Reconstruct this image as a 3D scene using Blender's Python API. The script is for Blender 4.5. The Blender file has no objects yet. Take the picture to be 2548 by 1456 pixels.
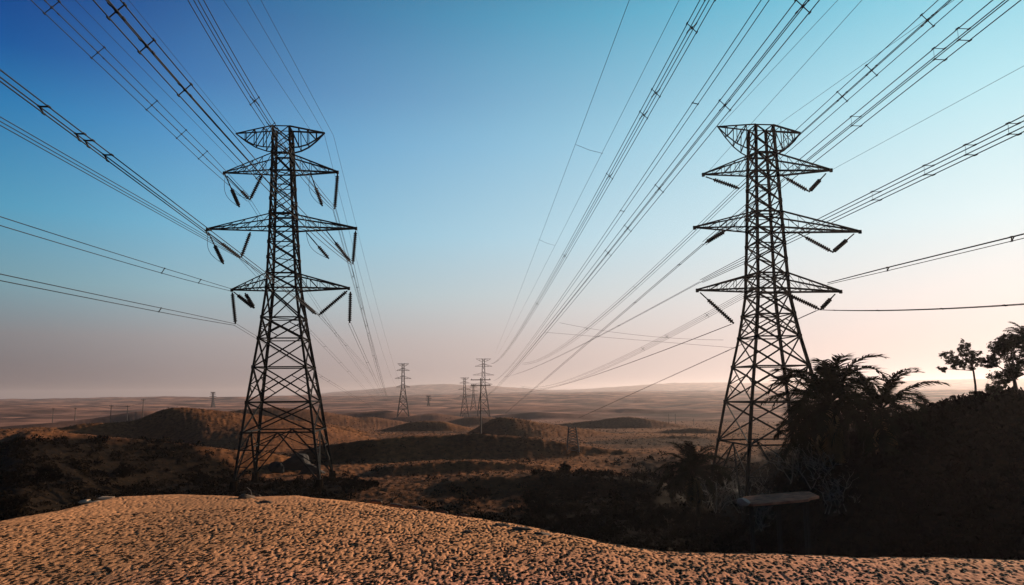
import bpy, math, random
import numpy as np
from mathutils import Vector, Matrix
random.seed(7); rng = np.random.default_rng(7)
R = math.radians
S = bpy.context.scene
COL = S.collection

# ------------------------------------------------------------------ camera
EYE = 22.0                                   # camera height above the world's zero
PW, PH, FPX = 2548.0, 1456.0, 1840.0         # picture measures used for surveying
PITCH, ROLL = R(7.65), R(0.55)
cam_d = bpy.data.cameras.new('camera'); cam = bpy.data.objects.new('camera', cam_d); COL.objects.link(cam)
cam_d.sensor_width = 36.0; cam_d.lens = 36.0 * FPX / PW; cam_d.clip_start = 0.1; cam_d.clip_end = 40000
CM = Matrix.Rotation(R(90) + PITCH, 3, 'X') @ Matrix.Rotation(-ROLL, 3, 'Z')
cam.matrix_world = Matrix.Translation((0, 0, EYE)) @ CM.to_4x4()
S.camera = cam

# ------------------------------------------------------------------ light
SUN_AZ, SUN_EL = R(48), R(12.5)              # azimuth measured to the right of the view direction (+Y)
EXPO = 0.8
S.view_settings.view_transform = 'Standard'; S.view_settings.look = 'None'
S.view_settings.exposure = EXPO; S.view_settings.gamma = 1.0
sd = bpy.data.lights.new('sun', 'SUN'); sd.energy = 5.0; sd.angle = R(0.5); sd.color = (1.0, 0.80, 0.60)
sun = bpy.data.objects.new('sun', sd); COL.objects.link(sun)
SDIR = Vector((math.sin(SUN_AZ) * math.cos(SUN_EL), math.cos(SUN_AZ) * math.cos(SUN_EL), math.sin(SUN_EL)))
sun.rotation_euler = SDIR.to_track_quat('Z', 'Y').to_euler()
sun.location = SDIR * 300

def lin(c):
    c = c / 255.0
    return c / 12.92 if c <= 0.04045 else ((c + 0.055) / 1.055) ** 2.4

W = bpy.data.worlds.new("World"); S.world = W; W.use_nodes = True
nt = W.node_tree; N = nt.nodes; L = nt.links; N.clear()
out = N.new('ShaderNodeOutputWorld'); bg = N.new('ShaderNodeBackground'); bg.inputs['Strength'].default_value = 0.1
sky = N.new('ShaderNodeTexSky'); sky.sky_type = 'NISHITA'; sky.sun_disc = False
sky.sun_elevation = SUN_EL; sky.sun_rotation = SUN_AZ; sky.air_density = 1.3; sky.dust_density = 2.5; sky.ozone_density = 2.0
tc = N.new('ShaderNodeTexCoord'); sep = N.new('ShaderNodeSeparateXYZ'); L.new(tc.outputs['Generated'], sep.inputs[0])
def ramp(stops):
    r = N.new('ShaderNodeValToRGB'); e = r.color_ramp.elements
    g = 10.0 / 2 ** EXPO
    for i, (p, c) in enumerate(stops):
        el = e[i] if i < 2 else e.new(p)
        el.position = p
        el.color = (*[lin(v) * g / 10 for v in c], 1)
    L.new(sep.outputs['Z'], r.inputs[0]); return r
SKY_AWAY = [(0.0, (112, 102, 106)), (0.03, (126, 119, 122)), (0.07, (140, 140, 144)), (0.13, (126, 170, 184)), (0.21, (88, 168, 204)),
            (0.32, (44, 132, 192)), (0.38, (16, 94, 168)), (0.455, (3, 62, 142)), (0.6, (1, 30, 88)), (1.0, (1, 10, 36))]
SKY_SUN = [(0.0, (228, 208, 202)), (0.05, (242, 221, 213)), (0.11, (243, 234, 230)), (0.2, (222, 241, 245)), (0.34, (178, 228, 240)),
           (0.47, (112, 200, 224)), (0.62, (24, 88, 135)), (1.0, (3, 16, 46))]
ra, rs = ramp(SKY_AWAY), ramp(SKY_SUN)
nrm = N.new('ShaderNodeCombineXYZ'); L.new(sep.outputs['X'], nrm.inputs[0]); L.new(sep.outputs['Y'], nrm.inputs[1])
nn = N.new('ShaderNodeVectorMath'); nn.operation = 'NORMALIZE'; L.new(nrm.outputs[0], nn.inputs[0])
dt = N.new('ShaderNodeVectorMath'); dt.operation = 'DOT_PRODUCT'; L.new(nn.outputs[0], dt.inputs[0])
GLOW_AZ = R(60)
dt.inputs[1].default_value = (math.sin(GLOW_AZ), math.cos(GLOW_AZ), 0)   # the brightest quarter of the sky
mr = N.new('ShaderNodeMapRange'); mr.inputs[1].default_value = -0.12; mr.inputs[2].default_value = 0.90; mr.clamp = True
L.new(dt.outputs['Value'], mr.inputs[0])
pw = N.new('ShaderNodeMath'); pw.operation = 'POWER'; pw.inputs[1].default_value = 1.3; L.new(mr.outputs[0], pw.inputs[0])
mx = N.new('ShaderNodeMix'); mx.data_type = 'RGBA'; L.new(pw.outputs[0], mx.inputs[0]); L.new(ra.outputs[0], mx.inputs[6]); L.new(rs.outputs[0], mx.inputs[7])
sc10 = N.new('ShaderNodeVectorMath'); sc10.operation = 'SCALE'; sc10.inputs[3].default_value = 10.0; L.new(mx.outputs[2], sc10.inputs[0])
mx2 = N.new('ShaderNodeMix'); mx2.data_type = 'RGBA'; mx2.inputs[0].default_value = 0.008
L.new(sc10.outputs[0], mx2.inputs[6]); L.new(sky.outputs[0], mx2.inputs[7])
mb_ = N.new('ShaderNodeMapRange'); mb_.inputs[1].default_value = -0.70; mb_.inputs[2].default_value = 0.10; mb_.inputs[3].default_value = 0.35; mb_.inputs[4].default_value = 1.0
L.new(dt.outputs['Value'], mb_.inputs[0])                       # the quarter of the sky away from the sun is dimmest
scb = N.new('ShaderNodeVectorMath'); scb.operation = 'SCALE'; L.new(mx2.outputs[2], scb.inputs[0]); L.new(mb_.outputs[0], scb.inputs[3])
L.new(scb.outputs[0], bg.inputs[0]); L.new(bg.outputs[0], out.inputs[0])

S.cycles.use_denoising = True
S.cycles.max_bounces = 6; S.cycles.volume_bounces = 1; S.cycles.transparent_max_bounces = 8
try: S.cycles.denoiser = 'OPENIMAGEDENOISE'
except Exception: pass

# ------------------------------------------------------------------ surveying
def ray(px, py):
    """unit direction, in the world, of a point measured in the photograph"""
    return (CM @ Vector(((px - PW / 2) / FPX, -(py - PH / 2) / FPX, -1.0))).normalized()
def at_depth(px, py, y):
    d = ray(px, py); return Vector((0, 0, EYE)) + d * (y / d.y)
def on_plane(px, py, p0, n):
    d = ray(px, py); o = Vector((0, 0, EYE)); return o + d * ((p0 - o).dot(n) / d.dot(n))
def tan_az(px, py):
    d = ray(px, py); return d.z / math.hypot(d.x, d.y), math.atan2(d.x, d.y)

# ------------------------------------------------------------------ noise
def _h(ix, iy, seed):
    n = (ix.astype(np.int64) * 374761393 + iy.astype(np.int64) * 668265263 + seed * 1274126177) & 0x7fffffff
    n = (n ^ (n >> 13)) * 1274126177 & 0x7fffffff
    return ((n ^ (n >> 16)) & 0xffff) / 65535.0
def vnoise(x, y, seed=0):
    ix = np.floor(x); iy = np.floor(y); fx = x - ix; fy = y - iy
    fx = fx * fx * fx * (fx * (fx * 6 - 15) + 10); fy = fy * fy * fy * (fy * (fy * 6 - 15) + 10)
    a = _h(ix, iy, seed); b = _h(ix + 1, iy, seed); c = _h(ix, iy + 1, seed); d = _h(ix + 1, iy + 1, seed)
    return (a + (b - a) * fx + (c - a) * fy + (a - b - c + d) * fx * fy) * 2 - 1
def fbm(x, y, o=3, seed=0, g=0.5):
    s = 0; a = 1; t = 0
    for k in range(o):
        c, sn = math.cos(0.6 * k), math.sin(0.6 * k)
        s = s + a * vnoise((x * c - y * sn) * 2 ** k, (x * sn + y * c) * 2 ** k, seed + 11 * k); t += a; a *= g
    return s / t
def sstep(a, b, x):
    t = np.clip((x - a) / (b - a), 0, 1); return t * t * (3 - 2 * t)

# ------------------------------------------------------------------ lie of the land (heights relative to the eye)
PLATEAU = -2.2
RIM = [(0, 1280), (150, 1256), (300, 1222), (450, 1218), (600, 1224), (740, 1220), (880, 1236), (1100, 1262), (1350, 1296), (1500, 1330), (1650, 1350), (2100, 1361), (2548, 1368)]
_rim = [tan_az(*p) for p in RIM]
RIM_AZ = np.array([a for t, a in _rim]); RIM_R = np.array([PLATEAU / t for t, a in _rim])
VR = [0, 40, 60, 95, 114, 140, 170, 205, 240, 280, 340, 430, 600, 1000, 2000, 4000, 8000, 13500]
VL = [-12, -14.6, -15.0, -14.4, -13.2, -12.4, -11.2, -9.6, -8.0, -12.5, -17, -19.5, -20.5, -21, -21, -20, -16, -90]
VC = [-12, -14.6, -15.2, -14.6, -13.3, -13.4, -13.6, -14.2, -14.8, -15.8, -17.5, -19.5, -20.5, -21, -21, -18, -10, -90]
RIDGES = [  # crest points as surveyed, distance, slope of the near face at each point, slope of the far face
    ([(190, 1056), (340, 1046), (400, 1018), (440, 1011), (500, 1016), (620, 1030), (800, 1056)], 236, [.46, .5, .5, .42, .26, .15, .12], .10),
    ([(780, 1112), (880, 1100), (960, 1090), (1080, 1083), (1180, 1079), (1300, 1086), (1400, 1100), (1500, 1116), (1660, 1136)], 162, [.45, .5, .5, .5, .5, .48, .45, .42, .4], .09),
    ([(60, 1072), (200, 1080), (330, 1092), (480, 1108), (600, 1122), (720, 1136)], 150, [.10, .14, .20, .26, .32, .32], .05),
    ([(1150, 1086), (1200, 1055), (1240, 1036), (1290, 1040), (1350, 1052), (1500, 1075), (1640, 1096)], 262, [.5, .52, .48, .36, .2, .12, .12], .10),
    ([(1380, 1056), (1480, 1046), (1560, 1035), (1620, 1042), (1720, 1062)], 390, [.5, .5, .45, .3, .2], .10),
    ([(970, 1064), (1010, 1052), (1060, 1046), (1110, 1048), (1170, 1066)], 345, [.5, .52, .52, .45, .3], .12),
    ([(1100, 1048), (1160, 1031), (1220, 1033), (1260, 1044)], 460, [.5, .5, .4, .3], .10),
    ([(730, 1070), (800, 1059), (870, 1066), (920, 1080)], 290, [.45, .5, .5, .4], .10),
    ([(1500, 1098), (1600, 1090), (1700, 1084), (1790, 1092)], 225, [.35, .42, .36, .3], .08),
    ([(1290, 1066), (1340, 1058), (1400, 1062), (1450, 1072)], 320, [.45, .45, .4, .3], .10),
    ([(990, 1034), (1080, 1025), (1160, 1033)], 520, [.4, .45, .35], .09),
    ([(1240, 1030), (1330, 1021), (1430, 1028)], 610, [.4, .45, .3], .09),
    ([(1480, 1026), (1560, 1018), (1680, 1026)], 700, [.4, .45, .3], .08),
    ([(850, 1044), (920, 1036), (1000, 1046)], 430, [.4, .46, .35], .09),
    ([(590, 1052), (690, 1044), (800, 1052)], 330, [.35, .42, .35], .09),
    ([(1640, 1074), (1720, 1064), (1810, 1074)], 290, [.4, .42, .3], .09),
    ([(960, 1160), (1060, 1151), (1180, 1148), (1300, 1155), (1420, 1168)], 131, [.3, .38, .40, .36, .3], .05),
    ([(1110, 1200), (1230, 1186), (1360, 1183), (1500, 1190), (1640, 1204)], 110, [.3, .36, .38, .34, .3], .04),
    ([(290, 1030), (360, 1021), (440, 1030)], 560, [.4, .45, .3], .09),
    ([(560, 1028), (680, 1018), (760, 1022), (860, 1036)], 430, [.35, .42, .42, .3], .10),
    ([(900, 1024), (960, 1018), (1010, 1022), (1050, 1032)], 560, [.4, .45, .4, .3], .10),
]
def valley(x, y):
    r = np.hypot(x, y); az = np.arctan2(x, y)
    zl = np.interp(r, VR, VL); zc = np.interp(r, VR, VC)
    w = sstep(R(-32), R(-25.5), az)
    z = zl * (1 - w) + zc * w
    # low ground at the foot of the right-hand pylon
    z = z - 3.4 * sstep(10, 26, x) * sstep(28, 60, y) * (1 - sstep(115, 150, y))
    return z
def _ridge(pts, d, fs, bs):
    az = []; zc = []
    for px, py in pts:
        t, a = tan_az(px, py); az.append(a); zc.append(t * d)
    az = [az[0] - 0.07] + az + [az[-1] + 0.07]; zc = [zc[0] - 4.5] + zc + [zc[-1] - 4.5]; fs = [fs[0] * .6] + list(fs) + [fs[-1] * .6]
    g = np.linspace(az[0] - .05, az[-1] + .05, 500); w = max(3, int(0.016 / (g[1] - g[0]))); kr = np.hanning(2 * w + 3); kr /= kr.sum()
    def sm(v):
        q = np.interp(g, az, v); q = np.pad(q, w + 1, mode='edge'); return np.convolve(q, kr, 'valid')
    zs_ = np.interp(g, az, zc); zs_[g < az[0]] -= (az[0] - g[g < az[0]]) * 60; zs_[g > az[-1]] -= (g[g > az[-1]] - az[-1]) * 60
    q = np.pad(zs_, w + 1, mode='edge')
    return g, np.convolve(q, kr, 'valid'), d, sm(fs), bs
RIDGE3 = [_ridge(*q) for q in RIDGES]
def height(x, y):
    x = np.asarray(x, float); y = np.asarray(y, float)
    r = np.hypot(x, y); az = np.arctan2(x, y)
    z = valley(x, y)
    far = sstep(300, 700, r)
    z = z + fbm(x / 60, y / 60, 2, 3) * 0.9 * sstep(40, 120, r) * (1 - 0.4 * sstep(95, 108, r) * (1 - sstep(120, 135, r)))
    for k, (ra_, zc, d, fs, bs) in enumerate(RIDGE3):
        rw = d * (1 + 0.007 * vnoise(az * 11, az * 0 + k, 7))
        t = r - rw; c = np.interp(az, ra_, zc, left=-99, right=-99) * (r * 0 + 1)
        f = np.interp(az, ra_, fs)
        zr = np.where(t < 0, c + t * f, c - t * bs - 0.002 * t * t)
        e = np.where(t < 0, 0.5, 1.0); q = np.abs(zr - z)
        z = np.maximum(z, zr) + np.where(q < e, (e - q) ** 2 / (4 * e), 0)
    z = z + far * (fbm(x / 170, y / 170, 4, 21) * 6.5 + np.abs(fbm(x / 60, y / 60, 2, 31)) * 2.0)
    vf = sstep(1300, 2600, r)
    z = z + vf * (fbm(x / 900, y / 900, 5, 41) * 15 + 4)
    # long ridges on the skyline
    z = z + 84 * np.exp(-((az - R(-5.5)) / R(6.5)) ** 2) * sstep(4600, 7600, r) * (1 - sstep(8800, 11500, r))
    z = z + 80 * sstep(R(2), R(13), az) * (1 - sstep(R(42), R(60), az)) * sstep(5200, 8400, r) * (1 - sstep(9400, 12000, r))
    z = z - 26 * sstep(R(-12), R(-22), az) * sstep(3500, 7000, r)
    # the hill on the right, and a shoulder added to cast shade on the right-hand pylon's foot
    k = 62.0 / np.clip(y, 40, 66)
    z1 = np.interp(x, [18, 22, 26, 33, 36.5, 38.5, 50, 80, 140], [-18, -13.8, -6.4, -3.7, -2.0, -1.35, -0.7, 0.9, 2.0])
    w1 = sstep(20, 60, y) * (1 - sstep(66, 92, y)) * sstep(15, 25, x)
    hn = fbm(x / 6, y / 6, 4, 61) * 0.7
    z = np.where(z1 > z, z + (z1 + hn - z) * w1, z)
    z2 = np.interp(x, [40, 46, 60, 80, 160], [-18, -16, -5.5, -3, 0])
    w2 = sstep(56, 78, y) * (1 - sstep(120, 175, y)) * sstep(38, 48, x)
    z = np.where(z2 > z, z + (z2 + hn - z) * w2, z)
    # rough, cloddy slopes
    mid = sstep(25, 60, r) * (1 - sstep(350, 700, r))
    cl = vnoise(x / 1.5, y / 1.5, 71); cl2 = vnoise(x / 0.7 + 9, y / 0.7, 72)
    z = z + mid * (0.11 * cl + 0.10 * cl2 + 0.14 * fbm(x / 7, y / 7, 2, 73))
    # the sandy rise the camera stands on
    Rc = np.interp(az, RIM_AZ, RIM_R) + 0.05 * vnoise(az * 40, az * 0, 81)
    t = r - (Rc - 1.3)
    drop = np.where(t <= 0, 0, np.where(t < 4.5, 0.085 * t * t, 0.085 * 20.25 + 0.765 * (t - 4.5)))
    zp = PLATEAU - drop + 0.035 * fbm(x / 2.6, y / 2.6, 3, 83) * sstep(2, 5, r)
    wx, wy = x + 0.05 * vnoise(x / .3, y / .5, 96), y + 0.12 * vnoise(x / .6 + 7, y / .8, 97)
    n1 = vnoise(wx / 0.030, wy / 0.10, 91); n2 = vnoise(wx / 0.06 + 5, wy / 0.16, 92); n3 = fbm(x / 0.9, y / 1.4, 2, 93)
    near = 1 - sstep(8.0, 11.0, r)
    pit = np.clip(-n1 - 0.12, 0, 1)
    foot = np.clip(vnoise(wx / 0.065, wy / 0.12, 95) - 0.25, 0, 1)
    zp = zp + (0.012 * n3 + 0.002 * n2 + 0.002 * n1 - 0.014 * pit - 0.018 * foot * near) * sstep(1.5, 4, r)
    # a worn gully running down the right side of the rise
    gx = -1.2 + 0.42 * (13 - y) * 1.0
    k_ = 1.2
    zz = np.maximum(z, zp)
    d = np.abs(z - zp)
    return zz + np.where(d < k_, (k_ - d) ** 2 / (4 * k_), 0) * np.where(t > 1.0, 1, 0)
def ground(x, y):
    return EYE + float(height(np.array([x]), np.array([y]))[0])
def hit(px, py, near=20.0, far=3000.0):
    """where the sight line through a point of the photograph meets the land"""
    d = ray(px, py); hd = math.hypot(d.x, d.y)
    s = np.geomspace(near, far, 3000)
    zz = height(d.x / hd * s, d.y / hd * s) - s * d.z / hd
    i = int(np.argmax(zz > 0)) if (zz > 0).any() else 2999
    return Vector((d.x / hd * s[i], d.y / hd * s[i], EYE + d.z / hd * s[i]))

# ------------------------------------------------------------------ materials
def mat(name):
    m = bpy.data.materials.new(name); m.use_nodes = True
    return m, m.node_tree, m.node_tree.nodes['Principled BSDF']
def simple(name, c, rough=0.7, metal=0.0, var=0.35, scale=3.0, spec=0.3):
    m, t, b = mat(name)
    b.inputs['Roughness'].default_value = rough; b.inputs['Metallic'].default_value = metal
    b.inputs['Specular IOR Level'].default_value = spec
    tcn = t.nodes.new('ShaderNodeTexCoord'); nz = t.nodes.new('ShaderNodeTexNoise'); nz.inputs['Scale'].default_value = scale; nz.inputs['Detail'].default_value = 5
    t.links.new(tcn.outputs['Object'], nz.inputs['Vector'])
    cr = t.nodes.new('ShaderNodeValToRGB'); cr.color_ramp.elements[0].position = 0.3; cr.color_ramp.elements[1].position = 0.7
    cr.color_ramp.elements[0].color = (*[v * (1 - var) for v in c], 1); cr.color_ramp.elements[1].color = (*[min(1, v * (1 + var)) for v in c], 1)
    t.links.new(nz.outputs['Fac'], cr.inputs[0]); t.links.new(cr.outputs[0], b.inputs['Base Color'])
    return m
def ground_mat():
    m, t, b = mat('desert_soil'); n = t.nodes; l = t.links
    b.inputs['Roughness'].default_value = 0.95; b.inputs['Specular IOR Level'].default_value = 0.02
    geo = n.new('ShaderNodeNewGeometry')
    def noise(sc, det=6, rough=0.6):
        z = n.new('ShaderNodeTexNoise'); z.inputs['Scale'].default_value = sc; z.inputs['Detail'].default_value = det; z.inputs['Roughness'].default_value = rough
        l.new(geo.outputs['Position'], z.inputs['Vector']); return z
    def rampn(src, stops):
        r = n.new('ShaderNodeValToRGB')
        for i, (p, c) in enumerate(stops):
            e = r.color_ramp.elements[i] if i < 2 else r.color_ramp.elements.new(p); e.position = p; e.color = (*c, 1)
        l.new(src, r.inputs[0]); return r
    def mix(f, a, c, mode='MIX'):
        x = n.new('ShaderNodeMix'); x.data_type = 'RGBA'; x.blend_type = mode
        if isinstance(f, float): x.inputs[0].default_value = f
        else: l.new(f, x.inputs[0])
        l.new(a, x.inputs[6]); l.new(c, x.inputs[7]); return x.outputs[2]
    def attr(nm):
        a = n.new('ShaderNodeAttribute'); a.attribute_name = nm; return a.outputs['Fac']
    fore = mix(noise(0.35).outputs['Fac'], rampn(noise(9).outputs['Fac'], [(0.3, (0.44, 0.196, 0.082)), (0.7, (0.64, 0.30, 0.132))]).outputs[0],
               rampn(noise(14).outputs['Fac'], [(0.3, (0.44, 0.195, 0.094)), (0.7, (0.64, 0.30, 0.150))]).outputs[0])
    pink = rampn(noise(12).outputs['Fac'], [(0.3, (0.52, 0.20, 0.140)), (0.7, (0.84, 0.36, 0.265))]).outputs[0]
    fore = mix(attr('near'), fore, pink)
    des = mix(rampn(noise(0.03).outputs['Fac'], [(0.4, (0, 0, 0)), (0.6, (1, 1, 1))]).outputs[0],
              rampn(noise(0.8).outputs['Fac'], [(0.35, (0.10, 0.038, 0.014)), (0.68, (0.27, 0.106, 0.040))]).outputs[0],
              rampn(noise(1.1).outputs['Fac'], [(0.35, (0.07, 0.028, 0.013)), (0.68, (0.20, 0.080, 0.036))]).outputs[0])
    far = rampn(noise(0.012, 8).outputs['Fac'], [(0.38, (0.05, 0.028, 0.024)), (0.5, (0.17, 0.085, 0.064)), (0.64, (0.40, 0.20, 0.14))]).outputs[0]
    scr = rampn(noise(1.6).outputs['Fac'], [(0.35, (0.004, 0.003, 0.002)), (0.7, (0.020, 0.011, 0.005))]).outputs[0]  # near-black soil: dark growth, with the shade of hollow and hill painted in
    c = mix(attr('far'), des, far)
    c = mix(attr('scrub_shade'), c, scr)
    c = mix(attr('fore'), c, fore)
    l.new(c, b.inputs['Base Color'])
    bp = n.new('ShaderNodeBump'); bp.inputs['Strength'].default_value = 0.5; bp.inputs['Distance'].default_value = 0.02
    l.new(noise(28, 5, 0.65).outputs['Fac'], bp.inputs['Height']); l.new(bp.outputs[0], b.inputs['Normal'])
    return m
M_GROUND = ground_mat()
M_STEEL = simple('weathered_steel', (0.010, 0.010, 0.010), 0.8, 0.0, 0.3, 1.5, 0.08)
M_STEEL_HAZED = simple('hazed_steel', (0.075, 0.066, 0.063), 0.8, 0.0, 0.2, 0.3)  # steel lightened so that distance haze is mixed into its colour
M_WIRE = simple('aluminium_cable', (0.016, 0.016, 0.017), 0.7, 0.0, 0.2, 0.5, 0.06)
M_INS = simple('dark_glass_insulator', (0.007, 0.007, 0.008), 0.7, 0.0, 0.4, 2.0, 0.08)
M_PALM = simple('palm_leaf', (0.007, 0.008, 0.003), 0.9, 0, 0.5, 1.2, 0.0)
M_DRY = simple('dry_palm_leaf', (0.10, 0.058, 0.02), 0.9, 0, 0.4, 1.2)
M_TRUNK = simple('palm_trunk_bark', (0.018, 0.012, 0.008), 0.95, 0, 0.5, 4, .05)
M_LEAF = simple('tree_leaf', (0.014, 0.016, 0.006), 0.85, 0, 0.5, 2, 0.03)
M_BARK = simple('tree_bark', (0.06, 0.042, 0.028), 0.9, 0, 0.4, 6)
M_SCRUB = simple('dark_scrub_leaf', (0.007, 0.0045, 0.0025), 1.0, 0, 0.5, 0.8, 0.0)
M_TUFT = simple('dry_tuft', (0.035, 0.020, 0.010), 0.95, 0, 0.6, 0.5, 0.1)
M_GRASS = simple('hill_grass', (0.006, 0.0045, 0.0025), 1.0, 0, 0.6, 0.5, 0.0)
M_TWIG = simple('grey_dead_wood', (0.15, 0.135, 0.115), 0.8, 0, 0.4, 3)
M_CONC = simple('pink_concrete', (0.34, 0.145, 0.085), 0.95, 0, 0.45, 2.6, 0.03)
M_ROCK = simple('brown_rock', (0.11, 0.068, 0.042), 0.95, 0, 0.5, 2.5)
M_PALEROCK = simple('pale_stone', (0.46, 0.30, 0.19), 0.9, 0, 0.3, 3.0)
M_WHITE = simple('white_stone', (0.24, 0.20, 0.17), 0.9, 0, 0.2, 3.0)
M_WOOD = simple('weathered_pole_wood', (0.055, 0.042, 0.036), 0.85, 0, 0.3, 2)

# ------------------------------------------------------------------ mesh helpers
class MB:
    def __init__(s): s.v = []; s.f = []
    def bar(s, p, q, w, h=None):
        p = Vector(p); q = Vector(q); h = h or w
        d = q - p
        if d.length < 1e-6: return
        d.normalize()
        a = d.cross(Vector((0, 0, 1)))
        if a.length < 1e-3: a = d.cross(Vector((0, 1, 0)))
        a.normalize(); b = d.cross(a).normalized()
        i = len(s.v)
        for c in (p, q):
            for x, y in ((-1, -1), (1, -1), (1, 1), (-1, 1)):
                s.v.append(c + a * (x * w / 2) + b * (y * h / 2))
        s.f += [(i, i + 3, i + 2, i + 1), (i + 4, i + 5, i + 6, i + 7)] + [(i + k, i + (k + 1) % 4, i + 4 + (k + 1) % 4, i + 4 + k) for k in range(4)]
    def angle(s, p, q, w):
        """an L-section: two thin flanges meeting at right angles"""
        p = Vector(p); q = Vector(q); d = (q - p)
        if d.length < 1e-6: return
        d.normalize(); a = d.cross(Vector((0.3, 0.2, 1))).normalized(); b = d.cross(a).normalized()
        t = w * 0.16
        o = a * (w / 2 - t / 2); s.bar(p + b * 0 + o, q + o, t, w) if False else None
        i = len(s.v)
        prof = [(-.5, -.5), (.5, -.5), (.5, -.5 + .2), (-.5 + .2, -.5 + .2), (-.5 + .2, .5), (-.5, .5)]
        for c in (p, q):
            for x, y in prof: s.v.append(c + a * (x * w) + b * (y * w))
        n = 6
        s.f += [tuple(i + k for k in range(n))[::-1], tuple(i + n + k for k in range(n))] + [(i + k, i + (k + 1) % n, i + n + (k + 1) % n, i + n + k) for k in range(n)]
    def tube(s, pts, rad, n=6, cap=True):
        pts = [Vector(p) for p in pts]; m = len(pts)
        if not hasattr(rad, '__len__'): rad = [rad] * m
        i0 = len(s.v); a = None
        for k, p in enumerate(pts):
            d = (pts[min(k + 1, m - 1)] - pts[max(k - 1, 0)]).normalized()
            if a is None:
                a = d.cross(Vector((0, 0, 1)))
                if a.length < 0.05: a = d.cross(Vector((0, 1, 0)))
            a = (a - d * a.dot(d)).normalized(); b = d.cross(a)
            for j in range(n):
                t = 2 * math.pi * j / n
                s.v.append(p + (a * math.cos(t) + b * math.sin(t)) * rad[k])
        for k in range(m - 1):
            for j in range(n):
                s.f.append((i0 + k * n + j, i0 + k * n + (j + 1) % n, i0 + (k + 1) * n + (j + 1) % n, i0 + (k + 1) * n + j))
        if cap:
            s.f.append(tuple(i0 + j for j in range(n))[::-1]); s.f.append(tuple(i0 + (m - 1) * n + j for j in range(n)))
    def quad(s, a, b, c, d):
        i = len(s.v); s.v += [Vector(a), Vector(b), Vector(c), Vector(d)]; s.f.append((i, i + 1, i + 2, i + 3))
    def tri(s, a, b, c):
        i = len(s.v); s.v += [Vector(a), Vector(b), Vector(c)]; s.f.append((i, i + 1, i + 2))
    def build(s, name, m, parent=None, smooth=False):
        me = bpy.data.meshes.new(name)
        o0 = Vector(parent.matrix_world.translation) if parent is not None else Vector((0, 0, 0))
        if parent is not None:
            g = parent; o0 = Vector((0, 0, 0))
            while g is not None: o0 += g.location; g = g.parent
        me.from_pydata([tuple(v - o0) for v in s.v], [], s.f); me.materials.append(m)
        if smooth: me.polygons.foreach_set('use_smooth', [True] * len(me.polygons))
        o = bpy.data.objects.new(name, me); COL.objects.link(o)
        if parent is not None: o.parent = parent
        return o
def tag(o, label=None, cat=None, group=None, kind=None):
    if label: o['label'] = label
    if cat: o['category'] = cat
    if group: o['group'] = group
    if kind: o['kind'] = kind
    return o
def thing(name, loc, label, cat, group=None):
    o = bpy.data.objects.new(name, None); o.empty_display_size = 0.5; COL.objects.link(o); o.location = loc
    return tag(o, label, cat, group)
def np_mesh(name, V, F, m, attrs=None, smooth=True):
    me = bpy.data.meshes.new(name); nv, nf = len(V), len(F)
    me.vertices.add(nv); me.vertices.foreach_set('co', V.astype(np.float32).ravel())
    k = F.shape[1]
    me.loops.add(nf * k); me.loops.foreach_set('vertex_index', F.astype(np.int32).ravel())
    me.polygons.add(nf); me.polygons.foreach_set('loop_start', np.arange(0, nf * k, k, dtype=np.int32))
    try: me.polygons.foreach_set('loop_total', np.full(nf, k, dtype=np.int32))
    except Exception: pass
    me.polygons.foreach_set('use_smooth', np.full(nf, smooth))
    me.update(calc_edges=True)
    for nm, a in (attrs or {}).items():
        at = me.attributes.new(nm, 'FLOAT', 'POINT'); at.data.foreach_set('value', a.astype(np.float32))
    me.materials.append(m); me.validate()
    o = bpy.data.objects.new(name, me); COL.objects.link(o); return o

# ------------------------------------------------------------------ the land
def scrub_shade_mask(x, y):
    """where dark scrub covers the soil: real growth, plus shade put into the colour"""
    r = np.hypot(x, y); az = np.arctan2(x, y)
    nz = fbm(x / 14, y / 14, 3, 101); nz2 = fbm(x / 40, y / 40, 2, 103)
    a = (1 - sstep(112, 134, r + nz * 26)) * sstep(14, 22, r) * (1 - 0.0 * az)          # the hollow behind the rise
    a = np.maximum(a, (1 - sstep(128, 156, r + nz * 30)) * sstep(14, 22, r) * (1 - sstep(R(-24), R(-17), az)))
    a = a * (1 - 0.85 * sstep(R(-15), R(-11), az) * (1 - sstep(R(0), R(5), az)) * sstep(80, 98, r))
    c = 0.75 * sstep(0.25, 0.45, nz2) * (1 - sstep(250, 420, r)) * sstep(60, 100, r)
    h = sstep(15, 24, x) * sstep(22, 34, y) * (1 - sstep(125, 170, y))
    return np.clip(np.maximum(np.maximum(a * 2.2, c), h), 0, 1)
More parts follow.
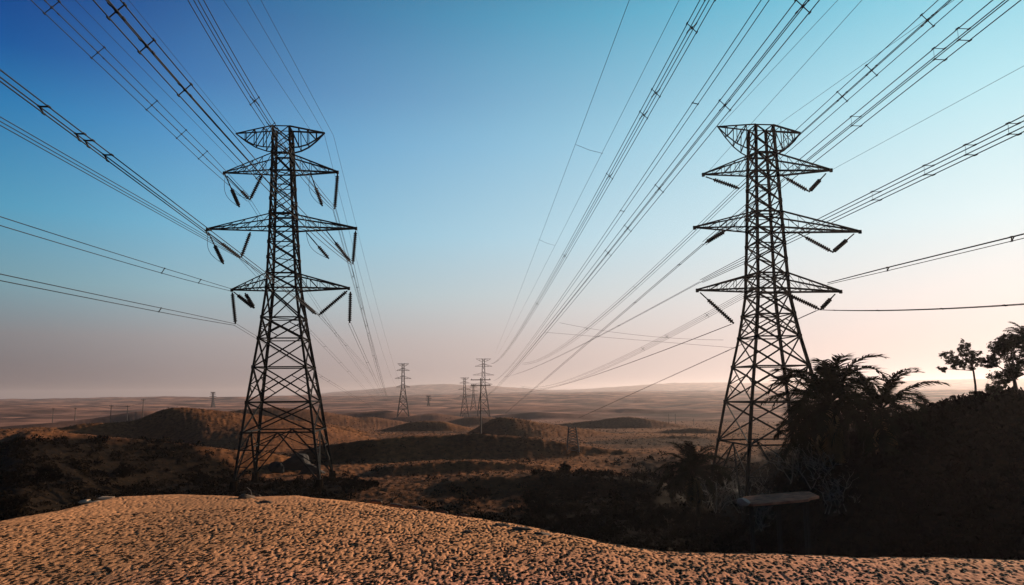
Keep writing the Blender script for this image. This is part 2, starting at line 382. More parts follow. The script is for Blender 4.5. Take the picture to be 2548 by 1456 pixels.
def make_land():
    azf = np.linspace(R(-43), R(43), 1700)
    azb = np.linspace(R(43), R(317), 110)[1:-1]
    az = np.concatenate([azf, azb])
    r = np.concatenate([[0.3, 1, 2, 3, 4, 5, 5.6], np.arange(6.0, 18.5, 0.036), np.geomspace(18.6, 420, 430), np.geomspace(424, 13500, 260)])
    A, RR = np.meshgrid(az, r)
    x = RR * np.sin(A); y = RR * np.cos(A); z = height(x, y) + EYE
    nr, na = A.shape
    idx = np.arange(nr * na).reshape(nr, na); nx = np.roll(idx, -1, axis=1)
    F = np.stack([idx[:-1], nx[:-1], nx[1:], idx[1:]], -1).reshape(-1, 4)[:, ::-1]
    V = np.stack([x, y, z], -1).reshape(-1, 3)
    Rc = np.interp(A, RIM_AZ, RIM_R)
    at = {'fore': (1 - sstep(0.5, 3.5, RR - Rc)).ravel(),
          'near': (1 - sstep(6.0, 12.5, RR + 1.5 * fbm(x / 2, y / 2, 2, 111))).ravel() * 0.9,
          'scrub_shade': scrub_shade_mask(x, y).ravel(), 'far': sstep(330, 650, RR).ravel()}
    xf, yf, rf = V[F[:, 0], 0], V[F[:, 0], 1], RR.ravel()[F[:, 0]]
    rc = Rc.ravel()[F[:, 0]]
    hill = (xf > 20) & (yf > 26) & (yf < 150) & (xf > 20 + np.maximum(0, yf - 66) * 0.9)
    fore = rf < rc + 3.0
    far = rf > 1500
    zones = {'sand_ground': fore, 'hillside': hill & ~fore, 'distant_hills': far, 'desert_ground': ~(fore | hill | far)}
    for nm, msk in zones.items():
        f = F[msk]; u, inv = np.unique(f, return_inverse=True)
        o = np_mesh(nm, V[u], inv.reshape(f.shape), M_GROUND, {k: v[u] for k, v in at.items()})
        o['kind'] = 'structure'
make_land()

# ------------------------------------------------------------------ scatter of low growth (nobody could count it)
def clumps(name, X, Y, rad, k, leaf, m, flat=0.7, up=0.0, sink=0.0):
    """k small leaf faces in a mound of radius rad at every point"""
    n = len(X); Z = height(X, Y) + EYE - sink
    th = rng.uniform(0, 2 * np.pi, (n, k)); ph = rng.uniform(0.0, 1, (n, k)); q = rng.uniform(0.35, 1, (n, k)) ** 0.6
    cx = X[:, None] + rad[:, None] * q * np.cos(th) * np.sqrt(1 - ph ** 2)
    cy = Y[:, None] + rad[:, None] * q * np.sin(th) * np.sqrt(1 - ph ** 2)
    cz = Z[:, None] + rad[:, None] * q * ph * flat
    C = np.stack([cx, cy, cz], -1).reshape(-1, 3)
    a = rng.normal(size=C.shape); a[:, 2] = a[:, 2] * (1 + up) + up; a /= np.linalg.norm(a, axis=1)[:, None]
    b = rng.normal(size=C.shape); b -= a * (a * b).sum(1)[:, None]; b /= np.linalg.norm(b, axis=1)[:, None]
    sz = (leaf * np.repeat(rad, k) * rng.uniform(0.6, 1.4, n * k))[:, None]
    asp = 1 + 2 * up
    V = np.stack([C - a * sz * asp, C + b * sz * 0.5, C + a * sz * asp, C - b * sz * 0.5], 1).reshape(-1, 3)
    F = np.arange(len(V)).reshape(-1, 4)
    o = np_mesh(name, V, F, m, smooth=False); o['kind'] = 'stuff'; return o
def spread(n, r0, r1, a0, a1):
    rr = np.exp(rng.uniform(np.log(r0), np.log(r1), n)); aa = rng.uniform(R(a0), R(a1), n)
    return rr * np.sin(aa), rr * np.cos(aa)
x, y = spread(14000, 30, 160, -48, 42); keep = (rng.uniform(0, 1, len(x)) < scrub_shade_mask(x, y) ** 1.5); keep &= (np.hypot(x, y) > 24)
x, y = x[keep], y[keep]
clumps('valley_scrub', x, y, rng.uniform(0.35, 1.2, len(x)) ** 1.3, 46, 0.20, M_SCRUB, 0.8)
x, y = spread(42000, 95, 520, -46, 42); keep = (rng.uniform(0, 1, len(x)) < 0.35 + 0.65 * sstep(-0.25, 0.35, fbm(x / 30, y / 30, 3, 121)))
x, y = x[keep], y[keep]
clumps('desert_tufts', x, y, rng.uniform(0.10, 0.32, len(x)) * (0.7 + np.hypot(x, y) / 500), 8, 0.42, M_TUFT, 0.75)
hx = rng.uniform(18, 95, 14000); hy = rng.uniform(28, 112, 14000); keep = (hx > 20 + np.maximum(0, hy - 66) * 0.7) & (hx < hy * 1.0 + 8)
hx, hy = hx[keep], hy[keep]
clumps('hillside_grass', hx, hy, rng.uniform(0.15, 0.5, len(hx)) ** 1.2, 26, 0.30, M_GRASS, 0.9, 0.9)

# ------------------------------------------------------------------ pylons
LINE = Vector((math.sin(R(-5)), math.cos(R(-5)), 0))           # the way both lines run
ARM = Vector((LINE.y, -LINE.x, 0))                             # to the right, along the crossarms
class Pylon:
    """a double-circuit lattice pylon surveyed from its base, its top and a table of body widths"""
    def __init__(s, base, top, depth, widths, bar=1.05):
        s.c0 = at_depth(base[0], base[1], depth); s.n = LINE
        s.base = base; s.top = top; s.bar = bar
        s.ct = on_plane(top[0], top[1], s.c0, LINE)
        s.wz = []
        for py, w in widths:
            c, k = s.at(py); s.wz.append((c.z, w * k))
        s.wz.sort()
    def at(s, py):
        t = (py - s.base[1]) / (s.top[1] - s.base[1]); px = s.base[0] + t * (s.top[0] - s.base[0])
        c = on_plane(px, py, s.c0, LINE); q = on_plane(px + 10, py, s.c0, LINE)
        return c, (q - c).length / 10
    def pt(s, px, py): return on_plane(px, py, s.c0, LINE)
    def w(s, z): return float(np.interp(z, [a for a, b in s.wz], [b for a, b in s.wz])) / 2
    def axis(s, z):
        t = (z - s.c0.z) / (s.ct.z - s.c0.z); return s.c0 + (s.ct - s.c0) * t
    def P(s, u, v, z): return s.axis(z) + ARM * u + LINE * v
    def corner(s, i, z):
        w = s.w(z); sx, sy = ((-1, -1), (1, -1), (1, 1), (-1, 1))[i]; return s.P(sx * w, sy * w, z)

def build_pylon(py, label, upper, lower, beam, arms, mtl, group, detail=True, foot=True):
    b = py.bar
    root = thing('lattice_pylon', py.c0, label, 'pylon', group)
    zs = [py.at(v)[0].z for v in upper + lower[1:]]                       # panel levels from the top down
    for i in range(4):
        mb = MB()
        for za, zb in zip(zs[:-1], zs[1:]): mb.angle(py.corner(i, za), py.corner(i, zb), (0.34 if za < zs[len(upper) - 1] + .1 else 0.30) * b)
        if detail:
            for z in zs[1:-1]:
                c = py.corner(i, z); mb.bar(c + Vector((0, 0, -.26)), c + Vector((0, 0, .26)), 0.42, 0.42)      # gussets
        mb.build('leg', mtl, root)
    nu = len(upper) - 1
    mu, ml = MB(), MB()
    for k, (za, zb) in enumerate(zip(zs[:-1], zs[1:])):
        mb = mu if k < nu else ml
        last = k == len(zs) - 2
        for i in range(4):
            a, c = py.corner(i, za), py.corner((i + 1) % 4, za); d, e = py.corner(i, zb), py.corner((i + 1) % 4, zb)
            w = (0.16 if k < nu else 0.20) * b
            if last:                                                      # legs spread below the lowest panel
                m = (a + c) / 2
                mb.angle(m, d, w * 1.1); mb.angle(m, e, w * 1.1); mb.angle(a, c, w)
                if detail:
                    for t in (0.35, 0.68):
                        mb.angle(a.lerp(d, t), m.lerp(d, t), w * .6); mb.angle(c.lerp(e, t), m.lerp(e, t), w * .6)
                        mb.angle(a.lerp(d, t), m.lerp(d, t - .33), w * .6); mb.angle(c.lerp(e, t), m.lerp(e, t - .33), w * .6)
            else:
                mb.angle(a, e, w); mb.angle(c, d, w)
                if k % 2 == 0 or k >= nu: mb.angle(a, c, w * 0.8)
                if detail and k >= nu and k % 2 == 0:
                    x0 = (a + c + d + e) / 4
                    mb.angle(a.lerp(d, .5), a.lerp(x0, .5), w * .6); mb.angle(c.lerp(e, .5), c.lerp(x0, .5), w * .6)
                    mb.angle(a.lerp(d, .5), d.lerp(x0, .5), w * .6); mb.angle(c.lerp(e, .5), e.lerp(x0, .5), w * .6)
        if detail and k % 3 == 2: mb.angle(py.corner(0, zb), py.corner(2, zb), 0.12 * b)
    mu.build('body_bracing', mtl, root); ml.build('leg_bracing', mtl, root)
    # earth-wire beam, boat shaped
    (lx, ly), (rx, ry), ybot, ytop = beam
    zt = py.at(ytop)[0].z; zb = py.at(ybot)[0].z
    mb = MB()
    for tip, sg in ((py.pt(lx, ly), -1), (py.pt(rx, ry), 1)):
        for sv in (-1, 1):
            w = py.w(zt); w2 = py.w(zb)
            a = py.P(sg * w, sv * w, zt); c = py.P(sg * w2, sv * w2, zb)
            mb.angle(a, tip, .20 * b); 
            n = 4 if detail else 2
            lowc = [c.lerp(tip, t) - Vector((0, 0, 0.9 * math.sin(math.pi * t) * (1 if detail else .5))) * 0.8 for t in [q / n for q in range(n + 1)]]
            for p, q in zip(lowc[:-1], lowc[1:]): mb.angle(p, q, .18 * b)
            for k in range(1, n):
                mb.angle(lowc[k], a.lerp(tip, k / n), .12 * b); mb.angle(lowc[k], a.lerp(tip, (k - 1) / n), .11 * b)
        if detail:
            for t in (0.25, .5, .75):
                w = py.w(zt)
                mb.angle(py.P(sg * w, -w, zt).lerp(tip, t), py.P(sg * w, w, zt).lerp(tip, t), .1 * b)
    mb.build('earth_wire_beam', mtl, root)
    # six crossarms
    for (yl, yt, lt, rt) in arms:
        z0 = py.at(yl)[0].z; z1 = py.at(yt)[0].z
        for tip, sg in ((py.pt(*lt), -1), (py.pt(*rt), 1)):
            mb = MB(); w0, w1 = py.w(z0), py.w(z1); n = 5 if detail else 2
            for sv in (-1, 1):
                a = py.P(sg * w0, sv * w0, z0); c = py.P(sg * w1, sv * w1, z1)
                mb.angle(a, tip, .21 * b); mb.angle(c, tip + Vector((0, 0, .12)), .18 * b)
                for k in range(n):
                    t, t2 = k / n, (k + 1) / n
                    if k: mb.angle(a.lerp(tip, t), c.lerp(tip, t), .075 * b)
                    mb.angle(a.lerp(tip, t2 if k < n - 1 else t), c.lerp(tip, t), .08 * b)
            if detail:
                for k in range(n):
                    t, t2 = k / n, (k + 1) / n
                    a, c = py.P(sg * w0, -w0, z0), py.P(sg * w0, w0, z0)
                    mb.angle(a.lerp(tip, t), c.lerp(tip, t), .08 * b); mb.angle(a.lerp(tip, t), c.lerp(tip, t2), .07 * b)
                mb.bar(tip - Vector((0, 0, .25)), tip + Vector((0, 0, .25)), .35, .35)
            mb.build('crossarm', mtl, root)
        for zf in (z0, z1):
            mb = MB()
            for i in range(4): mb.angle(py.corner(i, zf), py.corner((i + 1) % 4, zf), .2 * b)
            mb.build('arm_frame', mtl, root)
    if foot:
        for i in range(4):
            c = py.corner(i, zs[-1]); mb = MB(); mb.tube([c - Vector((0, 0, 2.6)), c + Vector((0, 0, .35))], [0.75, 0.5], 10)
            mb.build('footing', M_SCRUB, root)
    return root

PL = Pylon((711, 1190), (704, 320), 114, [(320, 40), (430, 47), (570, 57), (720, 72), (830, 100), (990, 149), (1190, 202)])
UP_L = [320, 352, 385, 430, 465, 500, 535, 570, 607, 645, 683, 720]
build_pylon(PL, 'tall dark lattice pylon straddling the brown slope behind the sandy rise', UP_L, [720, 793, 845, 915, 1000, 1072, 1190],
            ((587, 333), (808, 331), 374, 320), [(430, 388, (558, 431), (840, 429)), (570, 538, (516, 571), (886, 569)), (720, 684, (577, 722), (868, 718))],
            M_STEEL, 'lattice pylons')
PR = Pylon((1930, 1312), (1893, 318), 102, [(318, 42), (430, 52), (570, 62), (735, 76), (830, 102), (1005, 166), (1312, 262)])
UP_R = [318, 350, 385, 430, 468, 506, 540, 570, 610, 650, 690, 735]
build_pylon(PR, 'tall dark lattice pylon rising behind palms beside the black hillside', UP_R, [735, 785, 840, 912, 1000, 1100, 1312],
            ((1785, 316), (1992, 331), 384, 318), [(432, 388, (1750, 435), (2068, 424)), (572, 532, (1728, 567), (2140, 577)), (722, 684, (1735, 723), (2092, 726))],
            M_STEEL, 'lattice pylons')

# ------------------------------------------------------------------ insulator strings
def insulator(p, q, label, group, disc0=0.0, r=0.33):
    p = Vector(p); q = Vector(q); Ln = (q - p).length
    root = thing('insulator_string', p, label, 'insulator', group)
    d = (q - p) / Ln
    if disc0 > 0:
        mb = MB(); mb.tube([p, p + d * (Ln * disc0)], 0.09, 6); mb.build('hanger_rod', M_STEEL, root)
    a = p + d * (Ln * disc0 + 0.25); e = q - d * 0.3
    n = max(4, int((e - a).length / 0.30)); pts = []; rad = []
    for k in range(n):
        c = a.lerp(e, (k + 0.5) / n); h = (e - a) / n * 0.5
        pts += [c - h * .9, c - h * .1, c + h * .35, c + h * .9]; rad += [r * .42, r, r * .85, r * .40]
    mb = MB(); mb.tube(pts, rad, 9); mb.build('disc_stack', M_INS, root, True)
    if disc0 > .38:
        sd_ = ARM * (-1 if q.x > p.x else 1); mb = MB()
        mb.tube([p + d * (Ln * t) + sd_ * (Ln * .16 * math.sin(math.pi * t)) - Vector((0, 0, .5 * math.sin(math.pi * t))) for t in [u / 10 for u in range(11)]], .035, 5); mb.build('jumper_loop', M_WIRE, root)
    for s0, s1 in ((p, p + d * .3) if disc0 == 0 else (a - d * .2, a + d * .05), (e - d * .05, q)):
        mb = MB(); mb.tube([s0, s1], [0.12, 0.14], 6); mb.build('end_fitting', M_STEEL, root)
    return root
GI = 'insulator strings under the crossarms'
def strings(py, rows, who):
    for a, b, lab, d0, out_ in rows:
        p = py.pt(*a); q = py.pt(*b) + LINE * out_
        insulator(p, q, lab + ' of the ' + who, GI, d0)
strings(PL, [
    ((561, 436), (601, 520), 'free insulator string at the upper left arm tip', 0.42, -1.2),
    ((652, 436), (622, 497), 'inner string of the V below the upper left arm', 0.0, 0),
    ((565, 438), (620, 496), 'slim outer string of the V below the upper left arm', 0.6, 0.2),
    ((772, 430), (803, 514), 'inner insulator string below the upper right arm', 0.42, -0.3),
    ((840, 434), (833, 520), 'outer upright string below the upper right arm tip', 0.0, 0),
    ((518, 578), (562, 660), 'free insulator string at the middle left arm tip', 0.40, -1.2),
    ((524, 584), (597, 641), 'slim outer string of the V below the middle left arm', 0.35, 0.2),
    ((623, 578), (600, 641), 'inner string of the V below the middle left arm', 0.0, 0),
    ((812, 574), (873, 654), 'inner insulator string below the middle right arm', 0.35, -0.3),
    ((885, 575), (878, 656), 'outer upright string below the middle right arm tip', 0.0, 0),
    ((762, 578), (816, 641), 'innermost slanting string under the middle right arm', 0.5, 1.0),
    ((578, 728), (586, 806), 'upright string hanging from the lower left arm tip', 0.0, 0),
    ((582, 727), (635, 768), 'outer slanting string of the V below the lower left arm', 0.15, -0.8),
    ((610, 730), (636, 768), 'inner short string of the V below the lower left arm', 0.0, -0.8),
    ((864, 724), (796, 785), 'slanting string leaning inward below the lower right arm tip', 0.0, -0.8),
    ((747, 746), (788, 783), 'short slanting string near the body under the lower right arm', 0.0, -0.8),
    ((872, 726), (870, 804), 'upright string hanging from the lower right arm tip', 0.0, 0),
], 'left pylon')
strings(PR, [
    ((1756, 440), (1836, 472), 'thick slanting insulator string below the upper left arm', 0.2, -0.6),
    ((1936, 432), (2006, 478), 'thick slanting insulator string below the upper right arm', 0.25, -0.6),
    ((2055, 432), (2008, 480), 'outer insulator string rising to the upper right arm tip', 0.3, -0.6),
    ((1830, 560), (1752, 606), 'thin insulator string slanting outward below the middle left arm', 0.35, -0.6),
    ((1985, 580), (2064, 628), 'thick slanting insulator string below the middle right arm', 0.2, -0.6),
    ((2125, 582), (2066, 630), 'outer insulator string rising to the middle right arm tip', 0.3, -0.6),
    ((1742, 728), (1822, 806), 'long slanting insulator string below the lower left arm', 0.2, -0.6),
    ((1950, 728), (2033, 770), 'thick slanting insulator string below the lower right arm', 0.1, -0.6),
    ((2078, 732), (2036, 772), 'outer insulator string rising to the lower right arm tip', 0.25, -0.6),
], 'right pylon')

# ------------------------------------------------------------------ conductors
QUAD = [(-.5, -.5), (.5, -.5), (.5, .5), (-.5, .5)]; PAIR = [(-.5, -.12), (.5, .12)]; TRI = [(-.5, .3), (.5, .3), (0, -.5)]; ONE = [(0, 0)]
def conductor(A, B, mids, label, cat='power line', spread_=0.9, lay=QUAD, rad=0.05, spacers=(), ext=0.0, name='conductor_bundle', group=None, B3=None, seg=70, link='x', ext0=0.0, cmin=0.0):
    """a cable bundle hanging in the upright plane through A and B; its sag is fitted to the points measured between them"""
    A = Vector(A); Bp = Vector(B); rad = rad * (0.74 if len(lay) > 1 else 0.85)
    D = Vector((Bp.x - A.x, Bp.y - A.y, 0)); Ln = D.length; D.normalize(); nrm_ = Vector((D.y, -D.x, 0))
    num = den = 0
    for m in mids:
        p = on_plane(m[0], m[1], A, nrm_); s = (p - A).dot(D)
        if not (0 < s < Ln * 1.3): continue
        lz = A.z + (Bp.z - A.z) * s / Ln; g = s * (s - Ln); wgt = 1.0 / max(5, math.hypot(p.x, p.y)) ** 2
        num += wgt * g * (p.z - lz); den += wgt * g * g
    c = max(cmin, num / den) if den else 2e-5
    def Z(s): return A.z + (Bp.z - A.z) * s / Ln + c * s * (s - Ln)
    def tp(s): return 0.55 + 0.45 * min(1.0, max(0.0, s) / (0.35 * Ln))      # the bundle closes up towards its clamp
    def Pt(s, u=0, v=0):
        u *= tp(s); v *= tp(s)
        return Vector((A.x, A.y, 0)) + D * s + nrm_ * u + Vector((0, 0, Z(s) + v))
    s0, s1 = -ext0, Ln + ext
    ss = [s0 + (s1 - s0) * k / seg for k in range(seg + 1)]
    if len(lay) == 1:
        mb = MB(); mb.tube([Pt(s) for s in ss], rad, 5, False)
        o = mb.build(name, M_WIRE); tag(o, label, cat, group); return o
    root = thing(name, Pt(0), label, cat, group)
    for u, v in lay:
        mb = MB(); mb.tube([Pt(s, u * spread_, v * spread_) for s in ss], rad, 5, False); mb.build('wire', M_WIRE, root)
    for m in spacers:
        p = on_plane(m[0], m[1], A, nrm_); s = (p - A).dot(D)
        if not (s0 < s < s1): continue
        mb = MB(); cr = [Pt(s, u * spread_ * 1.06, v * spread_ * 1.06) for u, v in lay]
        for k in range(len(cr)):
            e = cr[k]; mb.bar(e - D * .16, e + D * .16, rad * 2.2, rad * 2.4)
        if len(cr) == 4 and link == 'pair':
            mb.bar(cr[0], cr[1], rad * 1.2); mb.bar(cr[2], cr[3], rad * 1.0); mb.bar(cr[1], cr[2], rad * .5)
        elif len(cr) == 4:
            mb.bar(cr[0], cr[2], rad * 1.4); mb.bar(cr[1], cr[3], rad * 1.4); c_ = (cr[0] + cr[2]) / 2; mb.bar(c_ - D * .12, c_ + D * .12, rad * 3.5, rad * 3.5)
        else:
            for k in range(len(cr) - 1): mb.bar(cr[k], cr[k + 1], rad * 2.0)
        mb.build('spacer', M_STEEL, root)
    return root
def near_end(A, px, py, az=-5.0):
    """where the sight line crosses the plane in which a span from A runs back over the camera"""
    d = Vector((math.sin(R(az)), math.cos(R(az)), 0)); return on_plane(px, py, Vector(A), Vector((d.y, -d.x, 0)))
G1, G2, G3, GE = 'conductors of the left line', 'conductors of the right line', 'conductors of the middle line', 'thin earth wires'
def nearspan(A, edge, mids, label, az=-5.0, ext=70, **k):
    return conductor(A, near_end(A, edge[0], edge[1], az), mids, label, ext=ext, **k)
pl, pr = PL.pt, PR.pt
# left line, towards and over the camera
nearspan(pl(620, 497), (110, 0), [(375, 258), (240, 140), (470, 345)], 'four-wire bundle running from upper left corner down to the left pylon upper left arm', spread_=1.0, spacers=[(128, 32), (243, 142), (378, 260), (452, 326), (505, 385)], group=G1)
nearspan(pl(877, 656), (266, 0), [(370, 120), (460, 225), (560, 335)], 'heavy bundle second from left on the top edge, crossing the left pylon upper arm', az=-4, spread_=0.7, lay=QUAD, spacers=[(290, 32), (365, 118), (460, 226), (650, 420)], group=G1)
nearspan(pl(832, 520), (487, 0), [(540, 95), (600, 195)], 'steep four-wire bundle running to the top of the left pylon from the top edge', az=-4, spread_=0.75, spacers=[(635, 222), (675, 280)], group=G1)
nearspan(pl(796, 786), (0, 190), [(110, 265), (200, 325), (330, 410), (520, 528)], 'spacer-studded bundle crossing the left edge above all others', az=-4, spread_=0.45, lay=TRI, spacers=[(110, 265), (200, 328), (222, 346), (270, 372), (520, 528)], group=G1)
nearspan(pl(598, 641), (0, 302), [(140, 385), (300, 470), (440, 548)], 'three-wire bundle ending below the middle left arm of left pylon', spread_=0.55, lay=TRI, spacers=[], group=G1)
nearspan(pl(577, 722), (0, 550), [(200, 608), (400, 675)], 'twin wires from the left edge to the lower left arm tip of left pylon', spread_=0.55, lay=[(-.3, .5), (.3, -.5)], spacers=[(406, 672), (497, 698)], group=G1)
nearspan(pl(586, 808), (0, 690), [(200, 728), (400, 774)], 'lowest twin wires from the left edge to the left pylon', spread_=0.42, lay=[(-.3, .5), (.3, -.5)], spacers=[(398, 775)], group=G1)
for e, m, t, lb in (((320, 0), (470, 180), (600, 345), 'thin earth wire reaching the left tip of left pylon top beam'),
                    ((187, 0), (400, 218), (606, 428), 'thin wire passing between the two left bundles'),
                    ((556, 0), (670, 170), (779, 334), 'thin earth wire reaching the right half of left pylon top beam'),
                    ((614, 0), (712, 165), (806, 331), 'thin earth wire reaching the right tip of left pylon top beam'),
                    ((649, 0), (742, 167), (830, 338), 'thin wire just right of the left pylon top beam')):
    nearspan(pl(*t), e, [m], lb, az=-4, lay=ONE, rad=0.028, name='earth_wire', group=GE, cat='wire')
# left line, away from the camera
FARL = 560
def farspan(A, B, dB, mids, label, **k):
    k.setdefault('group', G1); return conductor(A, at_depth(B[0], B[1], dB), mids, label, **k)
farspan(pl(832, 520), (962, 985), FARL, [(872, 655), (905, 790), (938, 905)], 'bundle falling from the upper right arm of left pylon toward far plain', spread_=0.8, lay=QUAD, rad=.04, spacers=[(878, 700), (900, 775), (917, 850), (935, 905)])
farspan(pl(877, 656), (968, 990), FARL, [(900, 760), (930, 885)], 'bundle falling from the middle right arm of left pylon toward far plain', spread_=0.7, lay=PAIR, rad=.04, spacers=[(890, 720), (912, 812), (930, 880)])
farspan(pl(870, 804), (962, 998), FARL, [(905, 885), (935, 945)], 'twin wires falling from the lower right arm tip of left pylon', spread_=0.7, lay=PAIR, rad=.04, spacers=[(914, 905)])
farspan(pl(620, 497), (945, 985), FARL, [(720, 650), (800, 775), (870, 885)], 'bundle running behind the left pylon body from its upper left arm', spread_=0.8, lay=PAIR, rad=.04)
farspan(pl(598, 641), (938, 1000), FARL, [(700, 738), (772, 810), (845, 908)], 'bundle running behind the left pylon body from its middle left arm', spread_=0.9, lay=PAIR, rad=.04, spacers=[(772, 812), (808, 852), (846, 910), (866, 935)])
farspan(pl(586, 808), (955, 1032), FARL, [(640, 850), (786, 903), (817, 937), (859, 979)], 'lowest bundle crossing behind the left pylon legs to the plain', spread_=0.9, lay=PAIR, rad=.04, spacers=[(800, 920), (818, 938)])
farspan(pl(796, 786), (930, 935), FARL, [(831, 817), (862, 858), (897, 893)], 'thin twin wires from the lower right arm of left pylon', spread_=0.6, lay=PAIR, rad=.035, spacers=[(862, 858), (835, 815)])
farspan(pl(806, 331), (985, 960), FARL, [(865, 580), (930, 790)], 'thin earth wire falling from the right tip of left pylon top beam', lay=ONE, rad=.03, name='earth_wire', group=GE, cat='wire')
farspan(pl(830, 338), (1000, 965), FARL, [(870, 440), (905, 640), (945, 810)], 'thin outermost wire falling right of the left pylon', lay=ONE, rad=.028, name='earth_wire', group=GE, cat='wire')
# right line, towards and over the camera
nearspan(pr(1836, 472), (2365, 0), [(1990, 340), (2100, 230), (2290, 65)], 'bundle crossing right of the right pylon top beam up to the top edge', spread_=0.95, lay=QUAD, spacers=[(2425 - 10, 0), (2307, 42), (2168, 166), (2095, 230)], group=G2)
nearspan(pr(1752, 606), (2505, 0), [(2130, 298), (1975, 402), (2340, 130)], 'heavy four-wire bundle reaching the top right corner', spread_=0.8, link='pair', spacers=[(2340, 160), (2130, 300), (2400, 105)], group=G2)
nearspan(pr(1745, 700), (2548, 308), [(2300, 412), (2150, 485), (2010, 550)], 'four-wire bundle crossing the right edge just under the top right corner', spread_=0.65, link='pair', spacers=[(2520, 300), (2412, 345), (2310, 410), (2180, 482)], group=G2)
nearspan(pr(2060, 706), (2548, 588), [(2300, 648), (2210, 668)], 'bundle from the right edge to the lower right arm of right pylon', spread_=0.42, lay=[(-.3, .5), (.3, -.5), (.3, .5)], rad=.055, spacers=[(2210, 668), (2520, 592)], group=G2)
nearspan(pr(2035, 771), (2548, 757), [(2190, 773), (2350, 768)], 'lowest nearly level twin wires at the right edge', spread_=0.26, lay=PAIR, rad=.05, spacers=[(2076, 770), (2185, 773), (2344, 768), (2500, 760)], group=G2, cmin=-1)
for e, m, t, lb in (((2085, 0), (1940, 150), (1787, 318), 'thin earth wire reaching the left tip of right pylon top beam'),
                    ((2145, 0), (1990, 154), (1760, 430), 'thin wire reaching the upper left arm tip of right pylon'),
                    ((2240, 95), (2080, 208), (1925, 318), 'thin wire reaching the middle of right pylon top beam'),
                    ((2548, 164), (2310, 288), (2068, 424), 'thin wire from the right edge to the upper right arm tip of right pylon')):
    nearspan(pr(*t), e, [m], lb, lay=ONE, rad=0.026, name='earth_wire', group=GE, cat='wire')
# right line, away from the camera
farspan(pr(1836, 472), (1300, 905), 520, [(1690, 625), (1580, 725), (1460, 812), (1400, 855)], 'curved bundle sagging from the upper left arm of right pylon', spread_=0.9, rad=.045, spacers=[(1580, 728), (1460, 812)], group=G2)
farspan(pr(1752, 606), (1258, 1028), 420, [(1680, 670), (1580, 750), (1460, 855)], 'straight heavy bundle sinking from the middle left arm of right pylon to the dunes', spread_=0.75, lay=PAIR, rad=.055, spacers=[(1580, 748), (1270, 1018), (1690, 655)], group=G2)
farspan(pr(1745, 700), (1255, 938), 560, [(1560, 800), (1480, 842), (1350, 905)], 'bundle sagging from the lower left arm tip of right pylon', spread_=0.9, lay=PAIR, rad=.042, spacers=[(1540, 815), (1490, 835)], group=G2)
farspan(pr(1930, 690), (1295, 962), 560, [(1700, 828), (1600, 872), (1480, 920), (1380, 950)], 'four-wire bundle passing behind the right pylon waist', spread_=1.0, lay=QUAD, rad=.04, spacers=[(1760, 800), (1660, 852), (1600, 872)], group=G2)
farspan(pr(1822, 806), (1262, 975), 560, [(1660, 868), (1500, 930), (1400, 955)], 'thin bundle sagging from the lower left string of right pylon', spread_=0.7, lay=PAIR, rad=.038, group=G2)
farspan(pr(2034, 772), (1440, 1040), 330, [(1840, 845), (1740, 890), (1560, 982)], 'lowest twin wires dropping from right pylon to the plain', spread_=0.7, lay=PAIR, rad=.045, spacers=[(1808, 862)], group=G2)
conductor(at_depth(1832, 866, 300), at_depth(1357, 827, 330), [], 'nearly level thin wire crossing left of the right pylon, lower of two', lay=ONE, rad=.06, name='earth_wire', group=GE, cat='wire')
conductor(at_depth(1800, 846, 300), at_depth(1392, 803, 330), [(1430, 820), (1600, 832)], 'nearly level thin wire crossing left of the right pylon, upper of two', lay=ONE, rad=.06, name='earth_wire', group=GE, cat='wire')
# middle line: it passes over the camera and runs to the far pylons
def midspan(near, d0, far, d1, mids, label, **k):
    k.setdefault('group', G3)
    return conductor(at_depth(far[0], far[1], d1), at_depth(near[0], near[1], d0), mids, label, ext=75, seg=110, **k)
midspan((1760, 0), 45, (1222, 905), 640, [(1625, 250), (1520, 425), (1405, 640)], 'middle line four-wire bundle nearest the picture centre', spread_=0.62, rad=.042, spacers=[(1768, 5), (1722, 78), (1632, 232), (1602, 298), (1517, 447), (1405, 640), (1336, 748)])
midspan((1904, 0), 45, (1228, 948), 640, [(1740, 235), (1550, 520), (1400, 745)], 'middle line twin wires between the two four-wire bundles', spread_=0.45, lay=PAIR, rad=.042, spacers=[(1730, 258), (1548, 518)])
midspan((2010, 0), 46, (1212, 985), 640, [(1805, 248), (1650, 455), (1515, 622), (1410, 770)], 'middle line heavy bundle farther right with square spacers', spread_=0.85, rad=.05, spacers=[(1998, 22), (1803, 250), (1640, 462), (1562, 570), (1513, 624)])
E1 = midspan((1566, 0), 62, (1232, 878), 640, [(1433, 360), (1340, 600)], 'thin earth wire left of the middle line with cross ties', lay=ONE, rad=.03, name='earth_wire', group=GE, cat='wire')
E2 = midspan((1690, 0), 62, (1240, 880), 640, [(1500, 382), (1380, 610)], 'second thin earth wire of the middle line with cross ties', lay=ONE, rad=.028, name='earth_wire', group=GE, cat='wire')

def tie(a, b, label):
    PA, PB = [(at_depth(1232, 878, 640), at_depth(1566, 0, 62)), (at_depth(1240, 880, 640), at_depth(1690, 0, 62))]
    q = []
    for px, (f_, n_) in ((a, PA), (b, PB)):
        D = (n_ - f_); q.append(on_plane(px[0], px[1], f_, Vector((D.y, -D.x, 0)).normalized()))
    mb = MB(); mb.tube([q[0], q[0].lerp(q[1], .5) - Vector((0, 0, .15)), q[1]], .028, 5); o = mb.build('wire_tie', M_WIRE); tag(o, label, 'wire tie', 'ties between the thin earth wires')
tie((1433, 360), (1500, 382), 'upper cross tie between the two thin earth wires above the plain')
tie((1340, 596), (1380, 611), 'lower cross tie between the two thin earth wires above the plain')
